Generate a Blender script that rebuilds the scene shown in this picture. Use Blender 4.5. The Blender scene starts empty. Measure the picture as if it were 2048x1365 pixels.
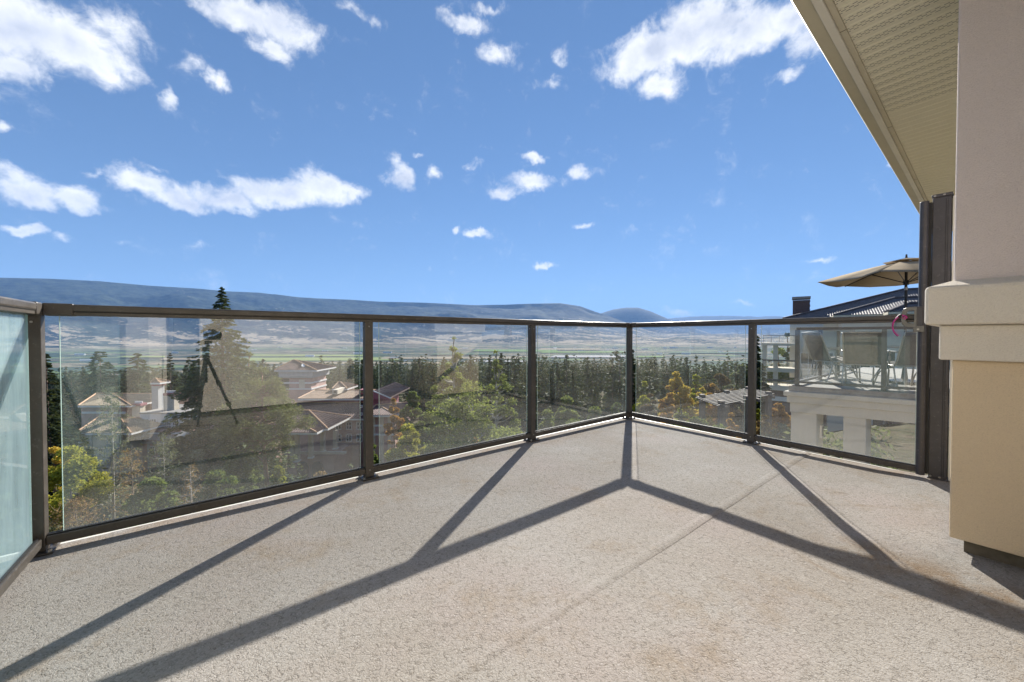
import bpy, math, random
import numpy as np
from mathutils import Vector, Matrix
R = math.radians
rnd = random.Random(7)
scene = bpy.context.scene
col = scene.collection

# ------------------------------------------------------------ camera
FPX = 750.0                       # focal length in photo pixels (2048 wide)
EYE = 0.934
PITCH = R(0.9)
cam_d = bpy.data.cameras.new('camera'); cam = bpy.data.objects.new('camera', cam_d); col.objects.link(cam)
cam_d.sensor_width = 36.0; cam_d.lens = 36.0 * FPX / 2048.0
cam_d.clip_start = 0.02; cam_d.clip_end = 60000
cam.location = (0, 0, EYE); cam.rotation_euler = (R(90) - PITCH, 0, 0)
scene.camera = cam

# ------------------------------------------------------------ light
SUN_AZ, SUN_EL = 17.8, 28.6       # degrees clockwise of +Y, above horizon
sl = bpy.data.lights.new('sun', 'SUN'); sl.energy = 5.0; sl.angle = R(0.53); sl.color = (1.0, 0.95, 0.87)
so = bpy.data.objects.new('sun', sl); col.objects.link(so)
sv = Vector((math.sin(R(SUN_AZ))*math.cos(R(SUN_EL)), math.cos(R(SUN_AZ))*math.cos(R(SUN_EL)), math.sin(R(SUN_EL))))
so.rotation_euler = sv.to_track_quat('Z', 'Y').to_euler(); so.location = (0, 0, 30)
scene.view_settings.view_transform = 'Standard'; scene.view_settings.look = 'None'
scene.view_settings.gamma = 1; scene.view_settings.use_curve_mapping = False
scene.view_settings.exposure = 1.20
SKY_STRENGTH = 0.0465
HAZE_DENSITY = 0.000043; HAZE_COLOR = (.30, .54, 1.0, 1)
scene.cycles.max_bounces = 8; scene.cycles.diffuse_bounces = 3; scene.cycles.glossy_bounces = 3
scene.cycles.transparent_max_bounces = 24; scene.cycles.volume_bounces = 1; scene.cycles.transmission_bounces = 4
scene.cycles.use_denoising = True
scene.cycles.sample_clamp_indirect = 6
scene.cycles.caustics_reflective = False; scene.cycles.caustics_refractive = False

def pxdir(px, py):
    a = (px - 1024) / FPX; b = -(py - 682.5) / FPX
    return Vector((a, math.cos(PITCH) + b*math.sin(PITCH), -math.sin(PITCH) + b*math.cos(PITCH)))
def pt(px, py, D):                # world point on the sight line of a photo pixel, at depth Y = D
    d = pxdir(px, py); d = d * (D / d.y); return Vector((d.x, d.y, d.z + EYE))
def pz(px, py, z):                # same, at height z
    d = pxdir(px, py); t = (z - EYE) / d.z; return Vector((d.x*t, d.y*t, z))

# ------------------------------------------------------------ sky
class NT:
    def __init__(s, tree): s.t = tree; s.n = tree.nodes; s.l = tree.links
    def node(s, kind, **kw):
        n = s.n.new(kind)
        for k, v in kw.items():
            if k == 'ins':
                for i, x in v.items():
                    if isinstance(x, bpy.types.NodeSocket): s.l.new(x, n.inputs[i])
                    else: n.inputs[i].default_value = x
            else: setattr(n, k, v)
        return n
    def math(s, op, a, b=None, c=None, clamp=False):
        ins = {0: a}
        if b is not None: ins[1] = b
        if c is not None: ins[2] = c
        n = s.node('ShaderNodeMath', operation=op, ins=ins); n.use_clamp = clamp; return n.outputs[0]
    def vm(s, op, a, b=None, c=None):
        ins = {0: a}
        if b is not None: ins[1] = b
        if c is not None: ins[2] = c
        n = s.node('ShaderNodeVectorMath', operation=op, ins=ins)
        return n.outputs['Value' if op in ('LENGTH', 'DOT_PRODUCT') else 'Vector']
    def noise(s, vec, scale, detail=4, rough=.5, dist=0, out='Fac'):
        n = s.node('ShaderNodeTexNoise', ins={'Scale': scale, 'Detail': detail, 'Roughness': rough, 'Distortion': dist})
        if vec is not None: s.l.new(vec, n.inputs['Vector'])
        return n.outputs[out]
    def ramp(s, fac, stops, interp='LINEAR'):
        n = s.node('ShaderNodeValToRGB'); s.l.new(fac, n.inputs[0]); n.color_ramp.interpolation = interp
        els = n.color_ramp.elements
        while len(els) < len(stops): els.new(0.5)
        for e, (p, c) in zip(els, stops):
            e.position = p; e.color = (*c, 1) if len(c) == 3 else c
        return n.outputs[0]
    def mr(s, v, a, b, c=0, d=1, smooth=False):
        n = s.node('ShaderNodeMapRange', ins={0: v, 1: a, 2: b, 3: c, 4: d})
        n.interpolation_type = 'SMOOTHSTEP' if smooth else 'LINEAR'; return n.outputs[0]
    def mix(s, f, a, b, blend='MIX'):
        n = s.node('ShaderNodeMix', data_type='RGBA', blend_type=blend)
        for i, x in ((0, f), (6, a), (7, b)):
            if isinstance(x, bpy.types.NodeSocket): s.l.new(x, n.inputs[i])
            else: n.inputs[i].default_value = x if i == 0 else ((*x, 1) if len(x) == 3 else x)
        return n.outputs[2]
    def bump(s, h, strength=.3, dist=.01, normal=None):
        n = s.node('ShaderNodeBump', ins={'Strength': strength, 'Distance': dist, 'Height': h})
        if normal is not None: s.l.new(normal, n.inputs['Normal'])
        return n.outputs[0]

world = bpy.data.worlds.new('World'); scene.world = world; world.use_nodes = True
w = NT(world.node_tree); w.n.clear()
sky = w.node('ShaderNodeTexSky', sky_type='NISHITA', sun_disc=False, sun_elevation=R(SUN_EL), sun_rotation=R(SUN_AZ),
             altitude=600, air_density=1.0, dust_density=0.0, ozone_density=2.0)
hs = w.node('ShaderNodeHueSaturation', ins={'Saturation': 1.06, 'Value': 1.0, 'Hue': 0.5, 'Color': sky.outputs[0]})
skycol = w.mix(1.0, hs.outputs[0], (.77, .86, .955), 'MULTIPLY')
skycol = w.vm('DIVIDE', skycol, (1.54, 3.16, 6.4)); skycol = w.node('ShaderNodeGamma', ins={0: skycol, 1: .62}).outputs[0]; skycol = w.vm('MULTIPLY', skycol, (1.68, 3.32, 6.6))
tc = w.node('ShaderNodeTexCoord').outputs['Generated']
sep = w.node('ShaderNodeSeparateXYZ', ins={0: tc})
az = w.math('ARCTAN2', sep.outputs[0], sep.outputs[1])
hyp = w.math('SQRT', w.math('ADD', w.math('MULTIPLY', sep.outputs[0], sep.outputs[0]), w.math('MULTIPLY', sep.outputs[1], sep.outputs[1])))
el = w.math('ARCTAN2', sep.outputs[2], hyp)
P0 = w.node('ShaderNodeCombineXYZ', ins={0: az, 1: el, 2: 0.0}).outputs[0]
# ragged edges: displace the lookup with noise at two scales
d1 = w.vm('SUBTRACT', w.noise(tc, 9, 5, .6, out='Color'), (.5, .5, .5))
d2 = w.vm('SUBTRACT', w.noise(tc, 30, 4, .6, out='Color'), (.5, .5, .5))
P1 = w.vm('ADD', P0, w.vm('ADD', w.vm('MULTIPLY', d1, (.10, .075, 0)), w.vm('MULTIPLY', d2, (.035, .03, 0))))
# clouds: photo x, y, half width, half height, weight
CL = [(40,45,190,95,1.25),(150,90,130,80,1.15),(20,120,120,45,1.0),(235,60,70,60,.75),(200,140,60,45,.85),
      (480,25,110,50,1.1),(560,45,85,60,1.05),(545,95,60,35,.85),(415,15,60,32,.9),
      (385,125,34,24,.5),(447,165,36,22,.85),(322,180,26,30,.75),
      (20,265,34,18,.75),(700,15,45,28,.5),(745,40,30,18,.4),
      (40,385,80,32,1.1),(150,398,80,28,1.1),(30,355,45,24,.8),(187,350,38,14,.6),
      (280,365,75,28,1.05),(350,390,80,30,1.1),(450,395,100,30,1.15),(560,385,90,32,1.15),(650,372,80,36,1.15),(700,380,45,20,.9),(300,340,48,12,.55),
      (32,463,34,13,.95),(90,470,30,10,.5),
      (800,350,38,34,1.0),(785,315,20,30,.6),(872,345,22,20,.75),(835,305,28,12,.45),(940,325,22,12,.4),
      (925,48,60,24,.9),(985,18,50,14,.55),(993,115,45,34,.75),(1122,110,22,34,.65),(1095,160,40,14,.4),
      (1300,95,110,60,1.25),(1400,60,130,75,1.3),(1250,130,60,40,.9),(1330,160,60,40,1.0),(1500,60,110,60,1.15),(1620,70,60,70,1.0),(1590,150,45,20,.7),
      (1600,20,110,50,1.1),(1065,315,28,12,.8),(1060,368,70,24,.9),(1000,385,35,16,.7),(1158,348,28,20,.8),
      (908,470,14,8,.8),(952,474,32,9,.8),(1170,449,24,8,.6),(1102,531,28,8,.8),(860,547,14,6,.4),(1632,516,40,7,.5),
      (1490,605,48,6,.6),(1355,622,26,7,.6),(1780,322,20,14,.8),(240,485,40,8,.25),(400,487,30,8,.25)]
F = None
for (x, y, a, b, wt) in CL:
    d = pxdir(x, y); A = math.atan2(d.x, d.y); h = math.hypot(d.x, d.y); E = math.atan2(d.z, h)
    dl = pxdir(x - a, y); dr = pxdir(x + a, y); du = pxdir(x, y - b); db = pxdir(x, y + b)
    sa = (math.atan2(dr.x, dr.y) - math.atan2(dl.x, dl.y)) / 2
    se = (math.atan2(du.z, math.hypot(du.x, du.y)) - math.atan2(db.z, math.hypot(db.x, db.y))) / 2
    v = w.vm('MULTIPLY', w.vm('SUBTRACT', P1, (A, E, 0)), (1/sa, 1/se, 0))
    f = w.math('SUBTRACT', wt, w.math('MULTIPLY', w.vm('LENGTH', v), wt*.86))
    F = f if F is None else w.math('SMOOTH_MAX', F, f, .18)
# the same kind of cumulus goes on outside the frame
gen = w.noise(w.vm('MULTIPLY', tc, (1, 1, 2.2)), 3.2, 6, .55)
out_az = w.mr(w.math('ABSOLUTE', az), 1.0, 1.25); out_el = w.mr(el, .72, .95)
outm = w.math('MAXIMUM', out_az, out_el)
genf = w.math('MULTIPLY', w.mr(gen, .52, .75, 0, 1.2), outm)
genf = w.math('MULTIPLY', genf, w.mr(el, 0.0, .12))
F = w.math('MAXIMUM', F, genf)
fb = w.math('ADD', w.math('MULTIPLY', w.noise(tc, 15, 9, .64, .5), .72), w.math('MULTIPLY', w.noise(tc, 46, 6, .68, .8), .28))
dens = w.math('ADD', F, w.math('MULTIPLY', w.math('SUBTRACT', fb, .5), 1.7))
alpha = w.mr(dens, .08, .80, 0, 1, True)
alpha = w.math('MULTIPLY', alpha, .97)
sh = w.noise(w.vm('ADD', tc, (.0, .0, .012)), 12, 6, .55)
thick = w.mr(F, .35, 1.2)
shade = w.mr(w.math('ADD', w.math('MULTIPLY', sh, .9), w.math('MULTIPLY', thick, -.30)), .08, .42)
ccol = w.mix(shade, (6.6, 7.1, 8.3), (11.0, 11.1, 11.3))
final = w.mix(alpha, skycol, ccol)
bg = w.node('ShaderNodeBackground', ins={'Color': final, 'Strength': SKY_STRENGTH})
wo = w.node('ShaderNodeOutputWorld'); w.l.new(bg.outputs[0], wo.inputs[0])

# ------------------------------------------------------------ materials
def newmat(name):
    m = bpy.data.materials.new(name); m.use_nodes = True; t = NT(m.node_tree); t.n.clear()
    out = t.node('ShaderNodeOutputMaterial'); return m, t, out
def principled(t, out, **ins):
    b = t.node('ShaderNodeBsdfPrincipled')
    for k, v in ins.items():
        k = k.replace('_', ' ')
        if isinstance(v, bpy.types.NodeSocket): t.l.new(v, b.inputs[k])
        else: b.inputs[k].default_value = (*v, 1) if isinstance(v, tuple) and len(v) == 3 else v
    t.l.new(b.outputs[0], out.inputs[0]); return b
def simple(name, c, rough=.6, metal=0.0, var=.12, vscale=6, bump=0.0, bscale=120, bdist=.002, spec=.5):
    m, t, out = newmat(name)
    oc = t.node('ShaderNodeTexCoord').outputs['Object']
    n = t.noise(oc, vscale, 5, .6)
    c2 = tuple(x*(1-var) for x in c); c3 = tuple(min(1, x*(1+var)) for x in c)
    cc = t.mix(t.mr(n, .3, .7), c2, c3)
    kw = dict(Base_Color=cc, Roughness=t.mr(t.noise(oc, vscale*3, 3), .3, .7, max(.02, rough-.07), min(1, rough+.07)), Metallic=metal, Specular_IOR_Level=spec)
    if bump: kw['Normal'] = t.bump(t.noise(oc, bscale, 3, .6), bump, bdist)
    principled(t, out, **kw); return m
def leafmat(name, stops, trans=.35, rough=.7, spec=.08):
    m, t, out = newmat(name)
    g = t.node('ShaderNodeNewGeometry'); oi = t.node('ShaderNodeObjectInfo')
    v = t.math('ADD', t.math('MULTIPLY', g.outputs['Random Per Island'], .6), t.math('MULTIPLY', oi.outputs['Random'], .4))
    c = t.ramp(v, stops)
    d = t.node('ShaderNodeBsdfPrincipled', ins={'Base Color': c, 'Roughness': rough, 'Specular IOR Level': spec})
    tr = t.node('ShaderNodeBsdfTranslucent', ins={'Color': t.mix(.35, c, (.30, .32, .06))})
    mx = t.node('ShaderNodeMixShader', ins={0: trans, 1: d.outputs[0], 2: tr.outputs[0]})
    t.l.new(mx.outputs[0], out.inputs[0]); return m
M = {}
# deck vinyl: crinkled sheet, stained
def deck_mat():
    m, t, out = newmat('deck_vinyl')
    oc = t.node('ShaderNodeTexCoord').outputs['Object']
    wr = t.noise(t.vm('ADD', oc, t.vm('MULTIPLY', t.vm('SUBTRACT', t.noise(oc, 40, 2, out='Color'), (.5,.5,.5)), (.03,.03,.03))), 95, 2, .5)
    ridge = t.math('ABSOLUTE', t.math('SUBTRACT', wr, .5))
    vo = t.node('ShaderNodeTexVoronoi', feature='DISTANCE_TO_EDGE', ins={'Vector': t.vm('ADD', oc, t.vm('MULTIPLY', t.vm('SUBTRACT', t.noise(oc, 60, 2, out='Color'), (.5,.5,.5)), (.03,.03,.03))), 'Scale': 62.0})
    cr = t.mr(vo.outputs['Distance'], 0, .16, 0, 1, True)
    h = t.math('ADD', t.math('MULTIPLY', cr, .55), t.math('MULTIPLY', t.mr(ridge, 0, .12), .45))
    big = t.noise(oc, .9, 6, .6); mid = t.noise(oc, 3.5, 5, .65); fine = t.noise(oc, 260, 2, .6)
    c = t.mix(t.mr(big, .35, .66), (.268, .240, .208), (.345, .330, .310))
    pink = t.mr(t.noise(t.vm('ADD', oc, (7, 3, 0)), 1.3, 4, .6), .5, .72)
    c = t.mix(t.math('MULTIPLY', pink, .75), c, (.325, .280, .262))
    st = t.mr(t.noise(t.vm('ADD', oc, (3, 9, 0)), 2.1, 7, .72), .54, .70)
    c = t.mix(t.math('MULTIPLY', st, .75), c, (.235, .178, .118))
    pale = t.mr(t.noise(t.vm('ADD', oc, (13, 1, 0)), 5, 6, .7), .6, .76)
    c = t.mix(t.math('MULTIPLY', pale, .6), c, (.42, .395, .36))
    c = t.mix(t.math('MULTIPLY', t.mr(mid, .3, .7), .22), c, (.24, .21, .175))
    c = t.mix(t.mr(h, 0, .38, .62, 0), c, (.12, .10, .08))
    v2 = t.node('ShaderNodeTexVoronoi', feature='DISTANCE_TO_EDGE', ins={'Vector': t.vm('ADD', t.vm('MULTIPLY', oc, (1, 1.25, 1)), t.vm('MULTIPLY', t.vm('SUBTRACT', t.noise(oc, 34, 3, out='Color'), (.5,.5,.5)), (.06,.06,.06))), 'Scale': 40.0})
    crk = t.math('MULTIPLY', t.mr(v2.outputs['Distance'], .02, .11, 1, 0), t.mr(t.noise(oc, 48, 3, .6), .47, .58))
    c = t.mix(t.math('MULTIPLY', crk, .46), c, (.10, .085, .07)); h = t.math('SUBTRACT', h, t.math('MULTIPLY', crk, .9))
    c = t.mix(t.mr(fine, .55, .75, 0, .35), c, (.50, .47, .42))
    sp = t.node('ShaderNodeTexVoronoi', ins={'Vector': oc, 'Scale': 3.3}); c = t.mix(t.mr(sp.outputs['Distance'], .010, .018, .7, 0), c, (.10,.075,.05))
    bp = t.bump(h, .42, .0024); bp = t.bump(t.noise(oc, 400, 2), .25, .0008, bp); bp = t.bump(t.noise(oc, 1.6, 3), .5, .012, bp)
    nd = t.vm('DOT_PRODUCT', oc, (-.616, .788, 0)); md = t.vm('DOT_PRODUCT', oc, (.788, .616, 0))
    edge = t.math('MAXIMUM', t.mr(nd, 2.2, 2.47), t.mr(md, 3.35, 3.60)); edge = t.math('MULTIPLY', edge, t.mr(t.noise(oc, 6, 6, .7), .42, .66))
    c = t.mix(t.math('MULTIPLY', edge, .45), c, (.25, .17, .10))
    fold = t.math('MULTIPLY', t.mr(t.math('ABSOLUTE', t.math('SUBTRACT', md, 2.16)), .02, .20, 1, 0), t.mr(nd, .55, .30)); fold = t.math('MULTIPLY', fold, t.mr(t.noise(oc, 7, 6, .7), .38, .58))
    c = t.mix(t.math('MULTIPLY', fold, .75), c, (.19, .125, .07))
    # tide mark of a dried puddle and a worn path
    pd = t.vm('LENGTH', t.vm('MULTIPLY', t.vm('SUBTRACT', t.vm('ADD', oc, t.vm('MULTIPLY', t.noise(oc, 2.2, 4, out='Color'), (.5, .5, 0))), (2.05, 1.95, 0)), (1.0, 1.5, 0)))
    ring = t.mr(t.math('ABSOLUTE', t.math('SUBTRACT', pd, .62)), .0, .05, 1, 0); c = t.mix(t.math('MULTIPLY', ring, t.mr(t.noise(oc, 9, 4), .4, .6, 0, .5)), c, (.20, .15, .10))
    spk = t.noise(oc, 150, 3, .7); c = t.mix(t.mr(spk, .58, .70, 0, .5), c, (.52, .50, .47)); c = t.mix(t.mr(spk, .42, .30, 0, .4), c, (.17, .145, .12))
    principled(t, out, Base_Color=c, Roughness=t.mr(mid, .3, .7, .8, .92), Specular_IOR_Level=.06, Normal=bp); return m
M['deck'] = deck_mat()
def stucco(name, c, sc=1.0):
    m, t, out = newmat(name)
    oc = t.node('ShaderNodeTexCoord').outputs['Object']
    n1 = t.noise(oc, 1.3, 5, .6); n2 = t.noise(oc, 230*sc, 3, .65); n3 = t.noise(t.vm('MULTIPLY', oc, (9, 9, 1.2)), 1.0, 5, .6)
    cc = t.mix(t.mr(n1, .3, .7), tuple(x*.93 for x in c), tuple(x*1.05 for x in c))
    cc = t.mix(t.mr(n3, .56, .78, 0, .22), cc, tuple(x*.72 for x in c))
    cc = t.mix(t.mr(n2, .54, .68, 0, .34), cc, tuple(x*.7 for x in c)); cc = t.mix(t.mr(n2, .46, .34, 0, .22), cc, tuple(min(.9, x*1.22) for x in c))
    bp = t.bump(n2, 1.0, .004); bp = t.bump(t.noise(oc, 34*sc, 3), .3, .003, bp)
    principled(t, out, Base_Color=cc, Roughness=.88, Specular_IOR_Level=.2, Normal=bp); return m
M['stucco_tan'] = stucco('stucco_tan', (.77, .615, .42))
M['stucco_band'] = stucco('stucco_band', (.80, .73, .62))
M['stucco_pink'] = stucco('stucco_pink', (.74, .655, .62))
M['stucco_far'] = stucco('stucco_far', (.60, .57, .49), .3)
def metal_paint(name, c, rough=.38):
    m, t, out = newmat(name)
    oc = t.node('ShaderNodeTexCoord').outputs['Object']
    cc = t.mix(t.mr(t.noise(oc, 7, 6, .7), .35, .7), tuple(x*.85 for x in c), tuple(x*1.25 for x in c))
    dust = t.mr(t.noise(oc, 55, 5, .75), .58, .74, 0, .35); cc = t.mix(dust, cc, (.30, .28, .25))
    bp = t.bump(t.noise(oc, 300, 2), .12, .0006)
    principled(t, out, Base_Color=cc, Roughness=t.mr(t.noise(oc, 20, 4), .3, .7, rough-.08, rough+.12), Metallic=.15, Normal=bp); return m
M['rail'] = metal_paint('rail_bronze', (.072, .062, .052))
M['rail_dark'] = metal_paint('cassette_grey', (.060, .056, .058), .42)
M['gasket'] = simple('gasket_black', (.012, .012, .012), .6)
M['steel'] = simple('screw_steel', (.35, .34, .32), .35, .9, .2, 40)
M['handle'] = simple('handle_grey_metal', (.13, .127, .12), .33, .7, .1, 30)
M['magenta'] = simple('magenta_cord', (.42, .03, .20), .5, 0, .15, 60)
M['cordgrey'] = simple('cord_grey', (.18, .19, .20), .5)
def glass(name, ior=1.95, dirt=(.004, .022), tint=(.982, .988, .985), dcol=(.75, .77, .74), graze=False):
    m, t, out = newmat(name)
    oc = t.node('ShaderNodeTexCoord').outputs['Object']; g = t.node('ShaderNodeNewGeometry')
    fr = t.node('ShaderNodeFresnel', ins={'IOR': ior}).outputs[0]
    fr = t.math('MULTIPLY', fr, t.math('SUBTRACT', 1.0, g.outputs['Backfacing']), clamp=True)
    tr = t.node('ShaderNodeBsdfTransparent', ins={'Color': (*tint, 1)}); gl = t.node('ShaderNodeBsdfGlossy', ins={'Color': (1, 1, 1, 1), 'Roughness': .0})
    m1 = t.node('ShaderNodeMixShader', ins={0: fr, 1: tr.outputs[0], 2: gl.outputs[0]})
    df = t.node('ShaderNodeBsdfDiffuse', ins={'Color': (*dcol, 1)}); tl = t.node('ShaderNodeBsdfTranslucent', ins={'Color': (*dcol, 1)})
    ds = t.node('ShaderNodeMixShader', ins={0: .6, 1: df.outputs[0], 2: tl.outputs[0]})
    streak = t.noise(t.vm('MULTIPLY', oc, (6, 6, 1.1)), 3, 6, .7); spots = t.node('ShaderNodeTexVoronoi', ins={'Vector': oc, 'Scale': 42.0}).outputs['Distance']
    fd = t.mr(streak, .3, .75, dirt[0], dirt[1])
    fd = t.math('ADD', fd, t.math('MULTIPLY', t.mr(spots, .05, .10, 1, 0), t.mr(t.noise(oc, 4, 3), .45, .65, 0, .07)))
    sepz = t.node('ShaderNodeSeparateXYZ', ins={0: oc}).outputs[2]
    fd = t.math('ADD', fd, t.mr(sepz, .07, .30, .035, 0))
    if graze:                     # a film of dust covers more of the view the flatter one looks along it
        fc = t.node('ShaderNodeLayerWeight', ins={'Blend': .5}).outputs['Facing']; fd = t.math('MULTIPLY', fd, t.mr(fc, .2, .8, .07, 1.25))
    mx = t.node('ShaderNodeMixShader', ins={0: fd, 1: m1.outputs[0], 2: ds.outputs[0]})
    t.l.new(mx.outputs[0], out.inputs[0]); return m
M['glass'] = glass('rail_glass')
M['glass_far'] = glass('terrace_glass', 1.45, (.0, .006), (.985, .99, .99))
M['glass_side'] = glass('side_glass_teal', 1.6, (.22, .38), (.84, .93, .92), (.66, .83, .86), True)
M['glass_edge'] = simple('glass_edge_pale', (.55, .72, .66), .15, 0, .05, 20)
def window_glass(name, c=(.03, .035, .04)):
    m, t, out = newmat(name); oc = t.node('ShaderNodeTexCoord').outputs['Object']
    cc = t.mix(t.mr(t.noise(oc, 1.5, 3), .4, .6), c, tuple(x*2 for x in c)); principled(t, out, Base_Color=cc, Roughness=.06, Specular_IOR_Level=.8); return m
M['window'] = window_glass('window_glass')
M['white'] = simple('white_paint', (.72, .71, .68), .5, 0, .06)
M['cream_metal'] = simple('cream_aluminium', (.58, .53, .40), .5, 0, .08, 2)
M['cream_light'] = simple('cream_aluminium_light', (.74, .71, .62), .45, 0, .08, 2)  # paler copy of the cream metal; on the fascia it paints in light
def soffit_mat(perf):
    m, t, out = newmat('soffit_perforated' if perf else 'soffit_plain')
    oc = t.node('ShaderNodeTexCoord').outputs['Object']
    cc = t.mix(t.mr(t.noise(oc, 2, 4), .3, .7), (.74, .70, .56), (.79, .75, .60))
    if perf:                      # rows of punched slots along the plank
        s = t.node('ShaderNodeSeparateXYZ', ins={0: oc})
        X, Y = s.outputs[0], s.outputs[1]
        row = t.math('FLOOR', t.math('DIVIDE', X, .0165))
        fx = t.math('ABSOLUTE', t.math('SUBTRACT', t.math('FRACT', t.math('DIVIDE', X, .0165)), .5))
        fy = t.math('ABSOLUTE', t.math('SUBTRACT', t.math('FRACT', t.math('ADD', t.math('DIVIDE', Y, .034), t.math('MULTIPLY', row, .5))), .5))
        slot = t.math('MULTIPLY', t.math('LESS_THAN', fx, .12), t.math('LESS_THAN', fy, .30))
        inb = t.math('LESS_THAN', t.math('ABSOLUTE', t.math('SUBTRACT', X, .045)), .0245)
        slot = t.math('MULTIPLY', slot, inb)
        cc = t.mix(slot, cc, (.03, .026, .018))
    principled(t, out, Base_Color=cc, Roughness=.55); return m
M['soffit_perf'] = soffit_mat(True); M['soffit_plain'] = soffit_mat(False)
M['concrete'] = simple('concrete', (.30, .285, .26), .9, 0, .2, 8, .4, 60, .003)
M['flashing'] = simple('dark_flashing', (.10, .085, .06), .7, 0, .35, 20)
M['canvas'] = None
def canvas():
    m, t, out = newmat('umbrella_canvas'); oc = t.node('ShaderNodeTexCoord').outputs['Object']
    c = t.mix(t.mr(t.noise(oc, 3, 5), .3, .7), (.34, .285, .21), (.41, .35, .265))
    d = t.node('ShaderNodeBsdfDiffuse', ins={'Color': c}); tl = t.node('ShaderNodeBsdfTranslucent', ins={'Color': t.mix(.5, c, (.42, .27, .13))})
    mx = t.node('ShaderNodeMixShader', ins={0: .2, 1: d.outputs[0], 2: tl.outputs[0]}); t.l.new(mx.outputs[0], out.inputs[0]); return m
M['canvas'] = canvas()
M['black_metal'] = simple('black_metal', (.022, .022, .025), .35, .3, .2, 30)
M['sling'] = simple('sling_fabric', (.075, .06, .055), .8, 0, .3, 20, .3, 200)
M['pewter'] = simple('pewter_frame', (.30, .29, .27), .35, .6)
M['seat_cushion'] = simple('cushion_beige', (.60, .52, .36), .85)
M['brick'] = simple('dark_brick', (.13, .085, .075), .85, 0, .4, 12, .5, 40, .01)
M['roof_grey'] = simple('roof_tile_grey', (.105, .085, .082), .6, 0, .3, 3)
M['roof_tan'] = simple('roof_tile_tan', (.23, .145, .095), .75, 0, .3, 1.2)
M['roof_pale'] = simple('roof_tile_pale', (.30, .235, .16), .75, 0, .3, 1.5)
M['roof_brown'] = simple('roof_tile_brown', (.15, .095, .085), .75, 0, .3, 1.2)
M['hip_tile'] = simple('hip_tile_orange', (.50, .30, .17), .7)
M['wall_mag'] = simple('magenta_stucco', (.33, .12, .14), .85, 0, .15, .8)
M['wall_pink'] = simple('pink_stucco', (.47, .30, .26), .85, 0, .15, .8)
M['wall_cream'] = simple('cream_stucco', (.60, .53, .42), .85, 0, .12, .8)
M['wall_grey'] = simple('pale_grey_stucco', (.40, .41, .41), .85, 0, .1, .8)
M['bark'] = simple('bark_brown', (.13, .09, .065), .9, 0, .35, 9, .6, 30, .02)
M['bark_pine'] = simple('bark_pine_red', (.20, .115, .075), .9, 0, .35, 6, .6, 18, .03)
M['bark_grey'] = simple('bark_pale_grey', (.36, .33, .28), .9, 0, .3, 12)
M['dry_twig'] = simple('twig_brown', (.20, .15, .10), .9, 0, .3, 12)
M['timber'] = simple('pergola_timber', (.17, .135, .105), .8, 0, .3, 10, .4, 60, .003)
M['timber_grey'] = simple('pergola_slat_grey', (.15, .13, .11), .8, 0, .25, 10)
G_ = lambda *a: [(i/(len(a)-1), c) for i, c in enumerate(a)]
M['lf_spruce'] = leafmat('needles_spruce', G_((0.031,0.053,0.031),(0.063,0.095,0.049),(0.119,0.147,0.063)), .18)
M['lf_dark'] = leafmat('needles_dark', G_((.014,.024,.014),(.030,.048,.024),(.060,.078,.036)), .15)
M['lf_forest'] = leafmat('needles_forest', G_((0.029,0.047,0.029),(0.055,0.081,0.044),(0.104,0.127,0.062)), .15)
M['lf_pine'] = leafmat('needles_pine', G_((0.080,0.102,0.041),(0.160,0.181,0.065),(0.275,0.275,0.116)), .25)
M['lf_birch'] = leafmat('leaves_birch', G_((0.074,0.115,0.030),(0.162,0.216,0.054),(0.338,0.351,0.108)), .45)
M['lf_green'] = leafmat('leaves_green', G_((0.047,0.088,0.024),(0.108,0.162,0.043),(0.216,0.270,0.074)), .4)
M['lf_yel'] = leafmat('leaves_yellow', G_((.34,.22,.03),(.66,.44,.06),(.76,.60,.14)), .45)
M['lf_yg'] = leafmat('leaves_yellow_green', G_((0.115,0.149,0.023),(0.299,0.310,0.034),(0.552,0.483,0.057)), .45)
M['lf_orange'] = leafmat('leaves_orange', G_((.28,.12,.03),(.52,.24,.06),(.66,.40,.12)), .4)
M['lf_plum'] = leafmat('leaves_plum', G_((0.062,0.031,0.031),(0.150,0.069,0.056),(0.237,0.138,0.088)), .3)
M['lf_rust'] = leafmat('leaves_rust', G_((0.168,0.096,0.048),(0.324,0.192,0.084),(0.432,0.288,0.132)), .3)
M['lf_greygreen'] = leafmat('leaves_grey_green', G_((0.075,0.094,0.056),(0.150,0.175,0.100),(0.275,0.288,0.175)), .3)
M['grass'] = leafmat('grass_blades', G_((.05,.09,.02),(.10,.17,.035),(.17,.24,.06)), .35)
M['lawn'] = simple('lawn_green', (.085, .15, .035), .95, 0, .3, 3, .8, 60, .02)
M['rock'] = simple('pale_rock', (.42, .39, .35), .9, 0, .25, 4, .6, 10, .03)
M['asphalt'] = simple('path_asphalt', (.16, .155, .15), .9)
M['farm_white'] = simple('farm_white', (.70, .69, .66), .6)
M['farm_roof'] = simple('farm_roof', (.40, .36, .34), .6)

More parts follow.
